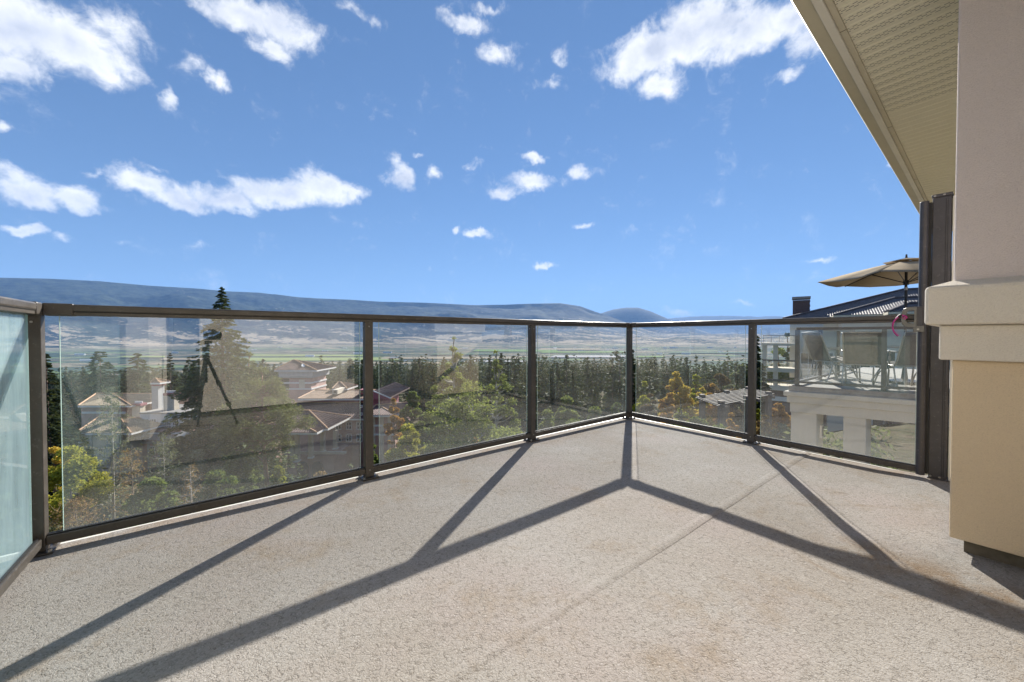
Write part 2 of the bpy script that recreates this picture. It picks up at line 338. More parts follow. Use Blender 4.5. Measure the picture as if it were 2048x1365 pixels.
# ------------------------------------------------------------ object helpers
def link(o, parent=None):
    col.objects.link(o)
    if parent is not None: o.parent = parent
    return o
def tag(o, label=None, cat=None, group=None, kind=None):
    if label: o['label'] = label
    if cat: o['category'] = cat
    if group: o['group'] = group
    if kind: o['kind'] = kind
    return o
def thing(name, label, cat, loc=(0, 0, 0), rz=0, group=None):
    o = bpy.data.objects.new(name, None); o.empty_display_size = .1; link(o)
    o.location = loc; o.rotation_euler = (0, 0, rz); return tag(o, label, cat, group)
class MB:
    def __init__(s): s.v = []; s.f = []
    def box(s, x0, x1, y0, y1, z0, z1, T=None):
        b = len(s.v); P = [(x0,y0,z0),(x1,y0,z0),(x1,y1,z0),(x0,y1,z0),(x0,y0,z1),(x1,y0,z1),(x1,y1,z1),(x0,y1,z1)]
        s.v += [tuple(T(*p)) for p in P] if T else P
        s.f += [(b,b+3,b+2,b+1),(b+4,b+5,b+6,b+7),(b,b+1,b+5,b+4),(b+1,b+2,b+6,b+5),(b+2,b+3,b+7,b+6),(b+3,b,b+4,b+7)]; return s
    def poly(s, pts): b = len(s.v); s.v += [tuple(p) for p in pts]; s.f.append(tuple(range(b, b+len(pts)))); return s
    def prism(s, pts, ext):        # closed polygon extruded by vector
        b = len(s.v); n = len(pts); e = Vector(ext); s.v += [tuple(p) for p in pts]; s.v += [tuple(Vector(p)+e) for p in pts]
        s.f.append(tuple(range(b+n-1, b-1, -1))); s.f.append(tuple(range(b+n, b+2*n)))
        for i in range(n): j = (i+1) % n; s.f.append((b+i, b+j, b+n+j, b+n+i))
        return s
    def tube(s, pts, r, k=8, caps=True):
        pts = [Vector(p) for p in pts]; n = len(pts); rs = r if isinstance(r, (list, tuple)) else [r]*n; b = len(s.v)
        for i, p in enumerate(pts):
            d = (pts[min(i+1, n-1)] - pts[max(i-1, 0)]).normalized()
            u = d.cross(Vector((0, 0, 1)));  u = d.cross(Vector((1, 0, 0))) if u.length < .05 else u
            u.normalize(); v = d.cross(u)
            for j in range(k):
                a = 2*math.pi*j/k; s.v.append(tuple(p + (u*math.cos(a) + v*math.sin(a))*rs[i]))
        for i in range(n-1):
            for j in range(k): q = (j+1) % k; s.f.append((b+i*k+j, b+i*k+q, b+(i+1)*k+q, b+(i+1)*k+j))
        if caps: s.f.append(tuple(b+j for j in range(k-1, -1, -1))); s.f.append(tuple(b+(n-1)*k+j for j in range(k)))
        return s
    def lathe(s, prof, k=20, c=(0, 0)):
        b = len(s.v); n = len(prof)
        for (r, z) in prof:
            for j in range(k): a = 2*math.pi*j/k; s.v.append((c[0]+r*math.cos(a), c[1]+r*math.sin(a), z))
        for i in range(n-1):
            for j in range(k): q = (j+1) % k; s.f.append((b+i*k+j, b+i*k+q, b+(i+1)*k+q, b+(i+1)*k+j))
        return s
    def build(s, name, mat, parent=None, smooth=False, bevel=0, kind=None, recalc=True):
        me = bpy.data.meshes.new(name); me.from_pydata(s.v, [], s.f); me.materials.append(mat)
        if recalc:
            import bmesh
            bm = bmesh.new(); bm.from_mesh(me); bmesh.ops.recalc_face_normals(bm, faces=bm.faces); bm.to_mesh(me); bm.free()
        if smooth:
            for p in me.polygons: p.use_smooth = True
        o = bpy.data.objects.new(name, me); link(o, parent)
        if bevel:
            md = o.modifiers.new('bevel', 'BEVEL'); md.width = bevel; md.segments = 2; md.limit_method = 'ANGLE'; md.angle_limit = R(40)
        if kind: o['kind'] = kind
        return o
def B(name, mat, parent, dims, T=None, bevel=0, smooth=False):
    return MB().box(*dims, T=T).build(name, mat, parent, smooth, bevel)
def npmesh(name, V, Fc, mat, parent=None, k=4, smooth=False):
    me = bpy.data.meshes.new(name); nv = len(V); nf = len(Fc)
    me.vertices.add(nv); me.vertices.foreach_set('co', np.asarray(V, dtype=np.float32).ravel())
    me.loops.add(nf*k); me.loops.foreach_set('vertex_index', np.asarray(Fc, dtype=np.int32).ravel())
    me.polygons.add(nf); me.polygons.foreach_set('loop_start', np.arange(0, nf*k, k, dtype=np.int32)); me.polygons.foreach_set('loop_total', np.full(nf, k, dtype=np.int32))
    if smooth: me.polygons.foreach_set('use_smooth', np.ones(nf, dtype=bool))
    me.materials.append(mat); me.update(calc_edges=True); me.validate()
    if parent is False: return me
    o = bpy.data.objects.new(name, me); return link(o, parent)

# house frame: m runs along the long railing, n points out of the house
Am = (.788, .616); An = (-.616, .788)
def H(m, n, z): return (m*Am[0] + n*An[0], m*Am[1] + n*An[1], z)
HROT = math.atan2(Am[1], Am[0])

# ------------------------------------------------------------ terrain
def vnoise(x, y, seed=0):
    xi = np.floor(x).astype(np.int64); yi = np.floor(y).astype(np.int64); fx = x-xi; fy = y-yi
    fx = fx*fx*(3-2*fx); fy = fy*fy*(3-2*fy)
    def h(a, b):
        n = (a*374761393 + b*668265263 + seed*1274126177) & 0x7fffffff
        n = ((n ^ (n >> 13)) * 1274126177) & 0x7fffffff
        return ((n ^ (n >> 16)) & 0xffff) / 65535.0
    return (h(xi,yi)*(1-fx)+h(xi+1,yi)*fx)*(1-fy) + (h(xi,yi+1)*(1-fx)+h(xi+1,yi+1)*fx)*fy
def fbm(x, y, oct=5, seed=0):
    s = 0; a = 1; t = 0
    for o in range(oct): s = s + a*vnoise(x, y, seed+o); t += a; a *= .5; x = x*2.03+11.3; y = y*2.03+5.7
    return s/t - .5
PR = np.array([(-60000,-8),(-40,-6),(-10,-4.5),(5,-4.5),(12,-7),(20,-10),(30,-13),(40,-15.5),(50,-17),(60,-18.5),(100,-23),(150,-27),(250,-33),(400,-45),(700,-72),(1100,-105),(1900,-148),(2300,-150),(1e6,-150)])
SKY1 = [(-2500,585),(-1200,560),(-500,552),(-200,553),(0,556),(100,558),(200,563),(300,572),(400,578),(450,583),(520,586),(600,596),(700,600),(760,604),(850,606),(950,611),(1010,610),(1060,608),(1120,607),(1160,613),(1190,624),(1215,632),(1250,645),(1290,660),(1320,668),(5000,668)]
SKY2 = [(-5000,680),(1120,680),(1170,640),(1200,628),(1225,620),(1250,616),(1275,616),(1300,623),(1330,636),(1360,648),(1400,660),(1440,676),(9000,680)]
SKY3 = [(-9000,640),(1200,650),(1300,645),(1340,639),(1400,634),(1480,633),(1540,632),(1600,636),(1700,640),(2400,630),(5000,640)]
def skyh(tab, r, th, D):
    t = np.clip(th, -1.35, 1.35); px = 1024 + FPX*np.tan(t)
    ypx = np.interp(px, [a for a, b in tab], [b for a, b in tab])
    return (671-ypx)/FPX*D*np.cos(t)
def sstep(x): x = np.clip(x, 0, 1); return x*x*(3-2*x)
def ground(x, y):
    x = np.asarray(x, dtype=float); y = np.asarray(y, dtype=float)
    r = np.hypot(x, y); th = np.arctan2(x, y)
    near = np.clip((60-r)/30, 0, 1)
    d = y - np.clip(x, 0, 40)*.85*near
    rr = np.where(r > 90, r, d*(1-np.clip((r-60)/30, 0, 1)) + r*np.clip((r-60)/30, 0, 1))
    z = np.interp(np.where(y > 0, rr, np.minimum(rr, y)), PR[:, 0], PR[:, 1])
    z = np.where((y <= 0) & (r > 60), -6 + 0*z, z)
    front = sstep((math.pi*.62-np.abs(th))/.5)
    z = np.where(r > 300, z*front + (1-front)*(-20+fbm(x/800, y/800, 4, 5)*60), z)
    z = z + fbm(x/60, y/60, 3, 2)*np.clip((r-15)/60, 0, 1)*3*np.clip(1-(r-900)/800, 0, 1)
    f1 = fbm(x/1500, y/1500, 6, 9); f2 = fbm(x/420, y/420, 4, 19)
    # foothills, then three ranges
    foot = sstep((r-4300)/2600)*(95 + 210*f1 + 60*f2)*(r < 1e5)
    h1 = skyh(SKY1, r, th, 9200.)
    s1 = np.clip((r-5600-500*f1*2)/(9200-5600), 0, 1); s1 = s1**1.35
    s1 = np.where(r > 9200, 1-(r-9200)/9000, s1)
    z1 = -150 + (h1+150)*np.clip(s1, 0, 1)*(1 + (np.abs(f1)*.45-.03 + f2*.22)*(1-np.clip(s1,0,1)**3))
    h2 = skyh(SKY2, r, th, 12500.); s2 = sstep((r-9800)/2700); s2 = np.where(r > 12500, 1-(r-12500)/6000, s2)
    z2 = -150 + (h2+150)*np.clip(s2, 0, 1)
    h3 = skyh(SKY3, r, th, 19500.) + f1*220 + f2*60; s3 = sstep((r-15000)/4500)
    z3 = -150 + (h3+150)*s3
    far = np.maximum(np.maximum(z1, z2), z3)
    z = np.where(r > 4000, np.maximum(z + foot*front, far*front + (1-front)*z), z)
    return z
def gz(x, y): return float(ground(np.array([x]), np.array([y]))[0])
def build_ground():
    th = np.concatenate([np.linspace(-R(60), R(60), 660), np.linspace(R(60), R(300), 100)[1:-1]])
    r = np.concatenate([[0.0], np.geomspace(3, 300, 60), np.geomspace(310, 4000, 50), np.geomspace(4100, 10000, 120), np.geomspace(10100, 23500, 60)])
    TH, RR = np.meshgrid(th, r, indexing='ij'); X = RR*np.sin(TH); Y = RR*np.cos(TH); Z = ground(X, Y)
    nt, nr = TH.shape; idx = np.arange(nt*nr).reshape(nt, nr); nx = np.roll(idx, -1, axis=0)
    Fc = np.stack([idx[:, :-1], nx[:, :-1], nx[:, 1:], idx[:, 1:]], -1).reshape(-1, 4)[:, ::-1]
    m, t, out = newmat('terrain')
    pos = t.node('ShaderNodeNewGeometry').outputs['Position']; sp = t.node('ShaderNodeSeparateXYZ', ins={0: pos})
    dist = t.vm('LENGTH', pos); z = sp.outputs[2]
    tan = t.mix(t.mr(t.noise(pos, .006, 8, .7), .35, .65), (.30, .24, .155), (.42, .35, .25))
    # fields on the flat
    vec = t.vm('MULTIPLY', pos, (.0021, .0062, 0)); vo = t.node('ShaderNodeTexVoronoi', ins={'Vector': vec, 'Scale': 1.0, 'Randomness': .75})
    vo.distance = 'CHEBYCHEV'
    fv = t.node('ShaderNodeSeparateColor', ins={0: vo.outputs['Color']}).outputs[0]
    fld = t.ramp(fv, [(0, (.11,.12,.07)), (.2, (.15,.20,.08)), (.34, (.25,.21,.14)), (.55, (.06,.09,.055)), (.7, (.20,.175,.12)), (.85, (.08,.12,.06)), (1, (.21,.24,.10))], 'CONSTANT')
    hb = t.node('ShaderNodeTexVoronoi', feature='DISTANCE_TO_EDGE', ins={'Vector': vec, 'Scale': 1.0, 'Randomness': .75})
    fld = t.mix(t.math('MULTIPLY', t.math('LESS_THAN', hb.outputs[0], .045), t.math('GREATER_THAN', t.noise(pos, .01, 3), .5)), fld, (.035,.055,.035))
    ff = t.noise(t.vm('MULTIPLY', pos, (1, 2, 1)), .0016, 8, .62); tv = t.noise(pos, .012, 8, .78)
    forest = t.mix(t.mr(t.noise(pos, .009, 8, .85), .40, .60), (.004, .010, .009), (.058, .074, .05))
    # height decides how much is wooded
    hf = t.mr(z, -150, 380, -.04, .22); fm = t.mr(t.math('ADD', t.math('ADD', ff, hf), t.math('MULTIPLY', t.math('SUBTRACT', tv, .5), .9)), .47, .51)
    flat = t.mr(z, -143, -110, 1, 0)
    base = t.mix(flat, tan, fld)
    ftree = t.mr(t.noise(t.vm('MULTIPLY', pos, (.6, 1.6, 1)), .009, 7, .75),   .505, .55)
    fmm = t.math('MAXIMUM', t.math('MULTIPLY', fm, t.math('SUBTRACT', 1.0, flat)), t.math('MULTIPLY', ftree, flat))
    farc = t.mix(fmm, base, forest)
    nearc = t.mix(t.mr(t.noise(pos, .25, 6, .6), .35, .65), (.055, .060, .030), (.12, .10, .06))
    nearc = t.mix(t.mr(t.noise(pos, 1.3, 4), .5, .7), nearc, (.10, .075, .05))
    c = t.mix(t.mr(dist, 900, 1600), nearc, farc)
    bp = t.bump(t.noise(pos, .6, 5, .7), .8, .3)
    principled(t, out, Base_Color=c, Roughness=.95, Specular_IOR_Level=.05, Normal=bp)
    o = npmesh('ground', np.stack([X, Y, Z], -1).reshape(-1, 3), Fc, m, None, 4, True); o['kind'] = 'structure'
build_ground()
# a few fields and runway strips one can pick out on the valley floor
def flat_mat(name, c, c2): 
    m, t, out = newmat(name); pos = t.node('ShaderNodeNewGeometry').outputs['Position']
    principled(t, out, Base_Color=t.mix(t.mr(t.noise(t.vm('MULTIPLY', pos, (.3, 1, 1)), .02, 6, .65), .35, .65), c, c2), Roughness=.95, Specular_IOR_Level=.05); return m
FM = {'green': flat_mat('field_green', (.11,.19,.045), (.15,.23,.06)), 'lime': flat_mat('field_pale_green', (.20,.25,.08), (.24,.28,.10)),
      'tan': flat_mat('field_dry', (.25,.21,.14), (.32,.27,.19)), 'strip': flat_mat('runway_pale', (.34,.33,.32), (.42,.41,.40)), 'dark': flat_mat('orchard_dark', (.07,.11,.06), (.10,.14,.08))}
for i, (x0, x1, y0, y1, sk, c) in enumerate([(455,735,709,712,2,'lime'),(470,800,716,722,-2,'lime'),(520,880,724.5,728,0,'tan'),(760,1040,714,718,0,'tan'),(925,1060,721,724,1,'strip'),
        (945,1120,699,703,2,'green'),(1080,1250,703,706,-1,'green'),(770,905,690,693,1,'lime'),(600,735,698,703,0,'dark'),(1075,1200,697,700,0,'tan'),
        (1270,1330,712,715,0,'green'),(1335,1500,704,707,0,'dark'),(320,460,716,720,1,'tan'),(1100,1255,711,715,0,'strip'),(860,1000,707,710,-1,'dark'),(240,330,712,715,0,'lime')]):
    zz = -147.0 + .25*i; q = [pz(x0, y1, zz), pz(x1, y1+sk*.5, zz), pz(x1-abs(sk)*4, y0+sk*.5, zz), pz(x0+8, y0, zz)]
    MB().poly(q).build('field', FM[c], kind='structure')
# ------------------------------------------------------------ deck
ML, MR_, NT_ = -.62, 3.637, 2.51
def deck_surface():
    ms = np.linspace(-3.6, MR_+.055, 190); ns = np.linspace(-1.35, NT_+.05, 110)
    V = []; 
    for n in ns:
        for m in ms: V.append(H(m, n, .0012*math.sin(m*2.1+n)+.0015*math.sin(n*3.3-m)-.003+float(.016*sstep((m-2.04)/.10)*sstep((.50-n)/.22)*(1-.6*sstep((m-2.2)/.5)))))
    nm = len(ms); Fc = [(j*nm+i, j*nm+i+1, (j+1)*nm+i+1, (j+1)*nm+i) for j in range(len(ns)-1) for i in range(nm-1)]
    o = npmesh('deck', np.array(V), np.array(Fc), M['deck'], None, 4, True); o['kind'] = 'structure'; return o
deck = deck_surface()
B('deck_slab', M['stucco_band'], None, (-3.6, MR_+.05, -1.4, NT_+.045, -.34, -.012), H)['kind'] = 'structure'
# welded laps of the vinyl sheet: a low rounded ridge
def lap(m0, m1, n0, wd=.05, h=.0035, name='sheet_lap'):
    mb = MB(); k = 40
    for i in range(k+1):
        m = m0 + (m1-m0)*i/k; j = .004*math.sin(i*1.7)
        for (dn, z) in ((-wd/2, -.0015), (-wd/2+.014, h), (wd/2-.016, h), (wd/2, -.0015)): mb.v.append(H(m, n0+dn+j*.4, z))
    for i in range(k):
        for q in range(3): b = i*4+q; mb.f.append((b, b+4, b+5, b+1))
    mb.build(name, M['deck'], deck, smooth=True)
lap(-3.5, MR_+.05, .895, .052, .0017)
dripe = MB(); dripe.box(-3.6, MR_+.062, NT_+.046, NT_+.062, -.09, -.001, H); dripe.box(MR_+.051, MR_+.064, -1.4, NT_+.045, -.09, -.001, H)
dripe.build('drip_edge', M['cream_light'], deck)

# ------------------------------------------------------------ railings
def bolt_plate(parent, m, n, size=.105):
    pl = B('base_plate', M['rail'], parent, (m-size/2, m+size/2, n-size/2, n+size/2, .0005, .009), H, .002)
    for a in (-1, 1):
        for b in (-1, 1):
            mb = MB(); c = H(m+a*size*.38, n+b*size*.38, 0); mb.lathe([(.0001, .022), (.008, .020), (.009, .009)], 6, c[:2]); mb.build('bolt', M['steel'], pl)
def post(parent, m, n, label=None):
    o = B('post', M['rail'], parent, (m-.0255, m+.0255, n-.0255, n+.0255, .009, 1.021), H, .003)
    bolt_plate(o, m, n)
    for (dm, dn, z) in ((-.0262, 0, .99), (0, -.0262, .99), (-.0262, 0, .055), (0, -.0262, .055)):
        a = H(m+dm, n+dn, z); b = H(m+dm*1.09, n+dn*1.09, z); MB().tube([a, b], .0045, 8).build('screw', M['steel'], o)
    MB().box(m-.028, m+.028, n-.028, n+.028, .009, .034, H).build('post_collar', M['rail'], o, bevel=.003)
    return o
def run_box(name, mat, parent, along, a0, a1, c, half, z0, z1, bevel=.004):
    d = (a0, a1, c-half, c+half, z0, z1) if along == 'm' else (c-half, c+half, a0, a1, z0, z1)
    return B(name, mat, parent, d, H, bevel)
def railing(name, label, along, c, a0, a1, posts, panes, gmat):
    t = thing(name, label, 'railing', H(a0, c, 0) if along == 'm' else H(c, a0, 0))
    inv = Vector(t.location)
    def fix():                      # children were built in world space: shift them under the empty
        for ch in t.children: ch.location = ch.location - inv
    tr = run_box('top_rail', M['rail'], t, along, a0, a1, c, .0335, 1.036, 1.069, .007)
    run_box('rail_channel', M['rail'], tr, along, a0+.001, a1-.001, c, .0300, 1.020, 1.0355, .002)
    for s in (-1, 1): run_box('rail_groove', M['gasket'], tr, along, a0+.002, a1-.002, c+s*.0315, .0016, 1.0352, 1.0364, 0)
    edges = [a0] + sorted(p for p in posts) + [a1]
    for i in range(len(edges)-1):
        u, v = edges[i], edges[i+1]
        if v-u < .1: continue
        lo = u + (.0256 if u in posts else 0.0); hi = v - (.0256 if v in posts else 0.0)
        br = run_box('bottom_rail', M['rail'], t, along, lo, hi, c, .020, .030, .068, .004)
        for s in (-1, 1): run_box('gasket', M['gasket'], br, along, lo+.002, hi-.002, c+s*.0075, .0035, .0682, .074, 0)
    for p in posts: post(t, *( (p, c) if along == 'm' else (c, p)))
    for (u, v) in panes:
        g = run_box('glass_panel', gmat, t, along, u, v, c, .0032, .062, 1.024, 0)
        for e in (u-.0009, v+.0009): run_box('glass_edge', M['glass_edge'], g, along, e-.0008, e+.0008, c, .0031, .063, 1.02, 0)
    fix(); return t
PL = [MR_, MR_-1.452, MR_-2.870, ML]
pn = lambda t: MR_ - t
railing('glass_railing', 'long bronze framed glass railing facing the valley', 'm', NT_, ML-.034, MR_+.034, [PL[0], PL[1], PL[2], PL[3]],
        [(pn(4.184), pn(2.923)), (pn(2.799), pn(1.510)), (pn(1.386), pn(.060))], M['glass'])
nn = lambda t: NT_ - t
railing('glass_railing', 'bronze glass railing on the right side, running to the grey side screen', 'n', MR_, .285, NT_-.035, [nn(1.236)],
        [(nn(1.180), nn(.089)), (nn(2.205), nn(1.304))], M['glass'])
railing('glass_railing', 'short teal glazed railing at the left edge, seen almost edge on', 'n', ML, .66, NT_-.035, [.70],
        [(.78, NT_-.075)], M['glass_side'])
# sleeve joints at the two corners
jt = bpy.data.objects['glass_railing']
for (m, n, dm, dn) in ((ML+.075, NT_, .045, .036), (MR_-.075, NT_, .030, .036), (ML, NT_-.075, .036, .030), (MR_, NT_-.075, .036, .030)):
    o = MB().box(m-dm, m+dm, n-dn, n+dn, 1.018, 1.0715, H).build('rail_sleeve', M['rail'], jt, bevel=.006); o.location -= jt.location
# small leftover rail behind the side screen
rr = thing('glass_railing', 'short end of dark railing behind the grey side screen beside the column', 'railing', H(MR_, 0, 0))
for (z0, z1, hw, nm) in ((.030, .068, .02, 'bottom_rail'), (1.02, 1.069, .0335, 'top_rail')):
    o = B(nm, M['rail'], rr, (MR_-hw+.06, MR_+hw+.06, -.9, .155, z0, z1), H, .003); o.location -= rr.location

# ------------------------------------------------------------ retractable side screen and handle
sc_ = thing('side_screen_cassette', 'tall dark grey retractable side screen cassette standing at the end of the railing', 'privacy screen', H(3.68, .2, 0))
def under(o, t): o.location = o.location - Vector(t.location); return o
cas = under(B('cassette', M['rail_dark'], sc_, (3.63, 3.73, .165, .245, .012, 1.815), H, .004), sc_)
under(B('cassette_groove', M['gasket'], sc_, (3.6285, 3.632, .1865, .1885, .03, 1.80), H), sc_)
under(B('cassette_groove', M['gasket'], sc_, (3.6285, 3.632, .1785, .1800, .03, 1.80), H), sc_)
under(B('end_cap', M['rail_dark'], sc_, (3.625, 3.735, .160, .249, 1.8155, 1.835), H, .004), sc_)
under(B('end_cap', M['rail_dark'], sc_, (3.625, 3.735, .160, .249, .0, .012), H, .002), sc_)
under(B('wall_edge_strip', M['cream_light'], sc_, (3.64, 3.72, .150, .1595, .01, 1.81), H, .001), sc_)  # pale strip added to stand in for a cream wall edge beyond
for (n, z) in ((.235, 1.825), (.195, 1.825), (.235, .022), (.195, .022)):
    mb = MB(); c = H(3.6235, n, z); mb.tube([c, H(3.629, n, z)], .006, 10); under(mb.build('screw', M['steel'], sc_), sc_)
mb = MB(); mb.tube([H(3.618, .279, z) for z in (.02, .9, 1.80)], .0215, 20); tb = under(mb.build('pull_bar', M['rail_dark'], sc_, smooth=False, bevel=.003), sc_)
under(B('bar_web', M['gasket'], sc_, (3.625, 3.645, .246, .262, .03, 1.79), H), sc_)
# D shaped pull handle
def dring(m0, th):
    mb = MB(); outer = []; inner = []; K = 14; zc = 1.052; n0 = .302
    for i in range(K+1):
        a = -math.pi/2 + math.pi*i/K
        ca = math.copysign(abs(math.cos(a))**.55, math.cos(a)); sa = math.copysign(abs(math.sin(a))**.75, math.sin(a))
        outer.append((n0+.012+.060*ca, zc+.068*sa)); inner.append((n0+.014+.036*ca, zc+.042*sa))
    outer = [(n0, zc-.068)] + outer + [(n0, zc+.068)]; inner = [(n0+.012, zc-.042)] + inner + [(n0+.012, zc+.042)]
    n = len(outer)
    for m in (m0, m0+th):
        for (a, z) in outer: mb.v.append(H(m, a, z))
        for (a, z) in inner: mb.v.append(H(m, a, z))
    for i in range(n):
        j = (i+1) % n
        mb.f += [(i, j, n+j, n+i), (2*n+i, 3*n+i, 3*n+j, 2*n+j), (i, 2*n+i, 2*n+j, j), (n+i, n+j, 3*n+j, 3*n+i)]
    return mb
under(dring(3.575, .022).build('pull_handle', M['handle'], sc_, bevel=.003), sc_)
under(B('handle_bracket', M['handle'], sc_, (3.578, 3.594, .268, .318, .955, .995), H, .002), sc_)
under(MB().tube([H(3.572, .295, .972), H(3.580, .295, .972)], .006, 8).build('screw', M['steel'], sc_), sc_)
under(B('handle_mount', M['rail_dark'], sc_, (3.58, 3.62, .275, .305, .98, 1.12), H, .003), sc_)
cd = thing('bungee_cord', 'curved magenta bungee cord hooked on the grey pull handle', 'cord', H(3.575, .37, 1.05))
cpts = [(.352, 1.055), (.372, 1.066), (.392, 1.050), (.408, 1.020), (.412, .985), (.402, .950), (.385, .928)]
def smoothpath(p, k=5):
    out = []
    for i in range(len(p)-1):
        p0 = p[max(i-1, 0)]; p1 = p[i]; p2 = p[i+1]; p3 = p[min(i+2, len(p)-1)]
        for j in range(k):
            t = j/k; out.append(tuple(.5*((2*b)+(-a+c)*t+(2*a-5*b+4*c-d)*t*t+(-a+3*b-3*c+d)*t**3) for a, b, c, d in zip(p0, p1, p2, p3)))
    out.append(tuple(p[-1])); return out
cp = smoothpath([H(3.575, a, z) for a, z in cpts])
o = MB().tube(cp, .0048, 8).build('cord', M['magenta'], cd, smooth=True); under(o, cd)
o = MB().tube([H(3.573, .345, 1.052), H(3.570, .356, 1.064), H(3.574, .366, 1.050), H(3.578, .356, 1.038), H(3.573, .345, 1.052)], .0045, 8).build('knot', M['magenta'], cd, smooth=True); under(o, cd)
o = MB().tube([H(3.575, .371, 1.069), H(3.575, .385, 1.058)], .0085, 8).build('cord_clip', M['gasket'], cd); under(o, cd)

# ------------------------------------------------------------ the house this balcony belongs to
hs_ = thing('house', 'cream stucco house the balcony belongs to, with square column and slotted soffit', 'house', (0, 0, 0))
CM, CN, CM2, CNB = 2.467, .103, 3.18, -1.35
SOF = 2.73
colo = B('column', M['stucco_tan'], hs_, (CM, CM2, CNB, CN, .065, .828), H, .006)
B('column_shaft', M['stucco_pink'], hs_, (CM, CM2, CNB, CN, 1.14, SOF-.001), H, .006)
def band(name, e, z0, z1, mat, bev):
    return B(name, mat, hs_, (CM-e, CM2+e, CNB, CN+e, z0, z1), H, bev)
band('column_band', .036, .829, .976, M['stucco_band'], .006)
mb = MB(); e = .077; z0, z1, z2 = .977, 1.136, 1.166
ring = lambda e, z: [H(CM-e, CNB, z), H(CM-e, CN+e, z), H(CM2+e, CN+e, z), H(CM2+e, CNB, z)]
for zz, ee in ((z0, e), (z1, e), (z2, .001)): mb.v += ring(ee, zz)
mb.f += [(3, 2, 1, 0), (8, 9, 10, 11)] + [(a+i, a+(i+1) % 4, a+4+(i+1) % 4, a+4+i) for a in (0, 4) for i in range(4)]
mb.build('column_ledge', M['stucco_band'], hs_, bevel=.012)
B('base_flashing', M['flashing'], hs_, (CM+.045, CM2-.02, CNB, CN-.04, .0, .066), H)
# walls round the camera (seen only in the glass reflections)
def wall(m0, m1, n0, n1, z0=.06, z1=SOF, mat='stucco_band'): return B('wall', M[mat], hs_, (m0, m1, n0, n1, z0, z1-.001), H)
wall(-3.6, -.465, -3., .655); wall(-3.6, -.76, .656, 1.75, -6, SOF, 'concrete'); B('base_flashing', M['flashing'], hs_, (-3.55, -.50, -3., .62, 0, .062), H)  # concrete block is added out of view to brighten the glass reflection
wall(-.17, 1.50, -1.6, -.50); B('base_flashing', M['flashing'], hs_, (-.17, 1.50, -1.55, -.53, 0, .062), H)
wall(-.464, -.171, -1.6, -1.35, 2.15); wall(1.501, 2.466, -1.6, -1.35, 2.15)
def door(m0, m1, n, npan):
    fr = MB(); t = .05
    fr.box(m0, m1, n-.04, n, 2.08, 2.14, H); fr.box(m0, m1, n-.04, n, .0, .06, H)
    ws = (m1-m0)/npan
    for i in range(npan+1):
        x = m0+ws*i; fr.box(max(m0, x-t/2), min(m1, x+t/2), n-.038, n+.003, .061, 2.079, H)
    f = fr.build('sliding_door', M['white'], hs_)
    for i in range(npan): B('pane', M['window'], f, (m0+ws*i+t/2, m0+ws*(i+1)-t/2, n-.025, n-.018, .062, 2.078), H)
door(-.464, -.171, -1.1, 1); door(1.501, 2.466, -1.0, 2)
# soffit of separate slotted planks
sof = MB().box(-3.6, 9.8, -3., .545, SOF+.03, SOF+.06, H).build('soffit', M['cream_metal'], hs_)
def plank_mesh(mat):
    L = 2.2; mb = MB(); prof = [(0, .009), (.002, .008), (.008, .0), (.0915, .0), (.0975, .008), (.0995, .009)]
    for y in (0, -L):
        for (x, z) in prof: mb.v.append((x, y, z))
    n = len(prof)
    for i in range(n-1): mb.f.append((i, n+i, n+i+1, i+1))
    o = mb.build('plank', mat, None, recalc=False); return o
pp = plank_mesh(M['soffit_perf']); pq = plank_mesh(M['soffit_plain'])
first = {True: pp, False: pq}
for i in range(110):
    m = -1.2 + .1*i; k = m < 4.25; src = first[k]
    o = src.copy(); col.objects.link(o); o.name = 'plank'; o.parent = sof
    o.location = H(m, .545, SOF); o.rotation_euler = (0, 0, HROT)
for o in (pp, pq): bpy.data.objects.remove(o)
B('soffit_trim', M['cream_metal'], hs_, (-3.6, 9.8, .5455, .573, SOF-.012, SOF+.03), H, .002)
for m in (2.9, 4.55, 6.3, 7.9): B('trim_joint', M['flashing'], hs_, (m, m+.003, .546, .5745, SOF-.0135, SOF+.0), H)
B('fascia', M['cream_light'], hs_, (-3.6, 9.8, .5735, .612, SOF-.03, SOF+.16), H, .004)  # paler cream paints in the lit strip beside the gutter
mb = MB()
prof = [(.6125, -.012), (.682, -.002), (.698, .03), (.698, .11), (.704, .115), (.704, .125), (.694, .125), (.6125, .125)]
mb.prism([H(-3.6, n, SOF+z) for n, z in prof], Vector(H(13.4, 0, 0))); mb.build('gutter', M['cream_metal'], hs_, bevel=.003)  # darker cream paints in the gutter's shadow side
B('drip_edge', M['gasket'], hs_, (-3.6, 9.85, .712, .716, SOF+.135, SOF+.15), H)
B('roof_edge', M['gasket'], hs_, (-3.6, 9.85, .2, .712, SOF+.151, SOF+.17), H)
B('far_fascia', M['cream_metal'], hs_, (9.801, 9.84, -3., .69, SOF-.03, SOF+.15), H)
# lower storeys of our own house under the deck
B('wall', M['stucco_tan'], hs_, (-3.5, 3.4, -3.0, 1.6, -6.0, -.345), H)

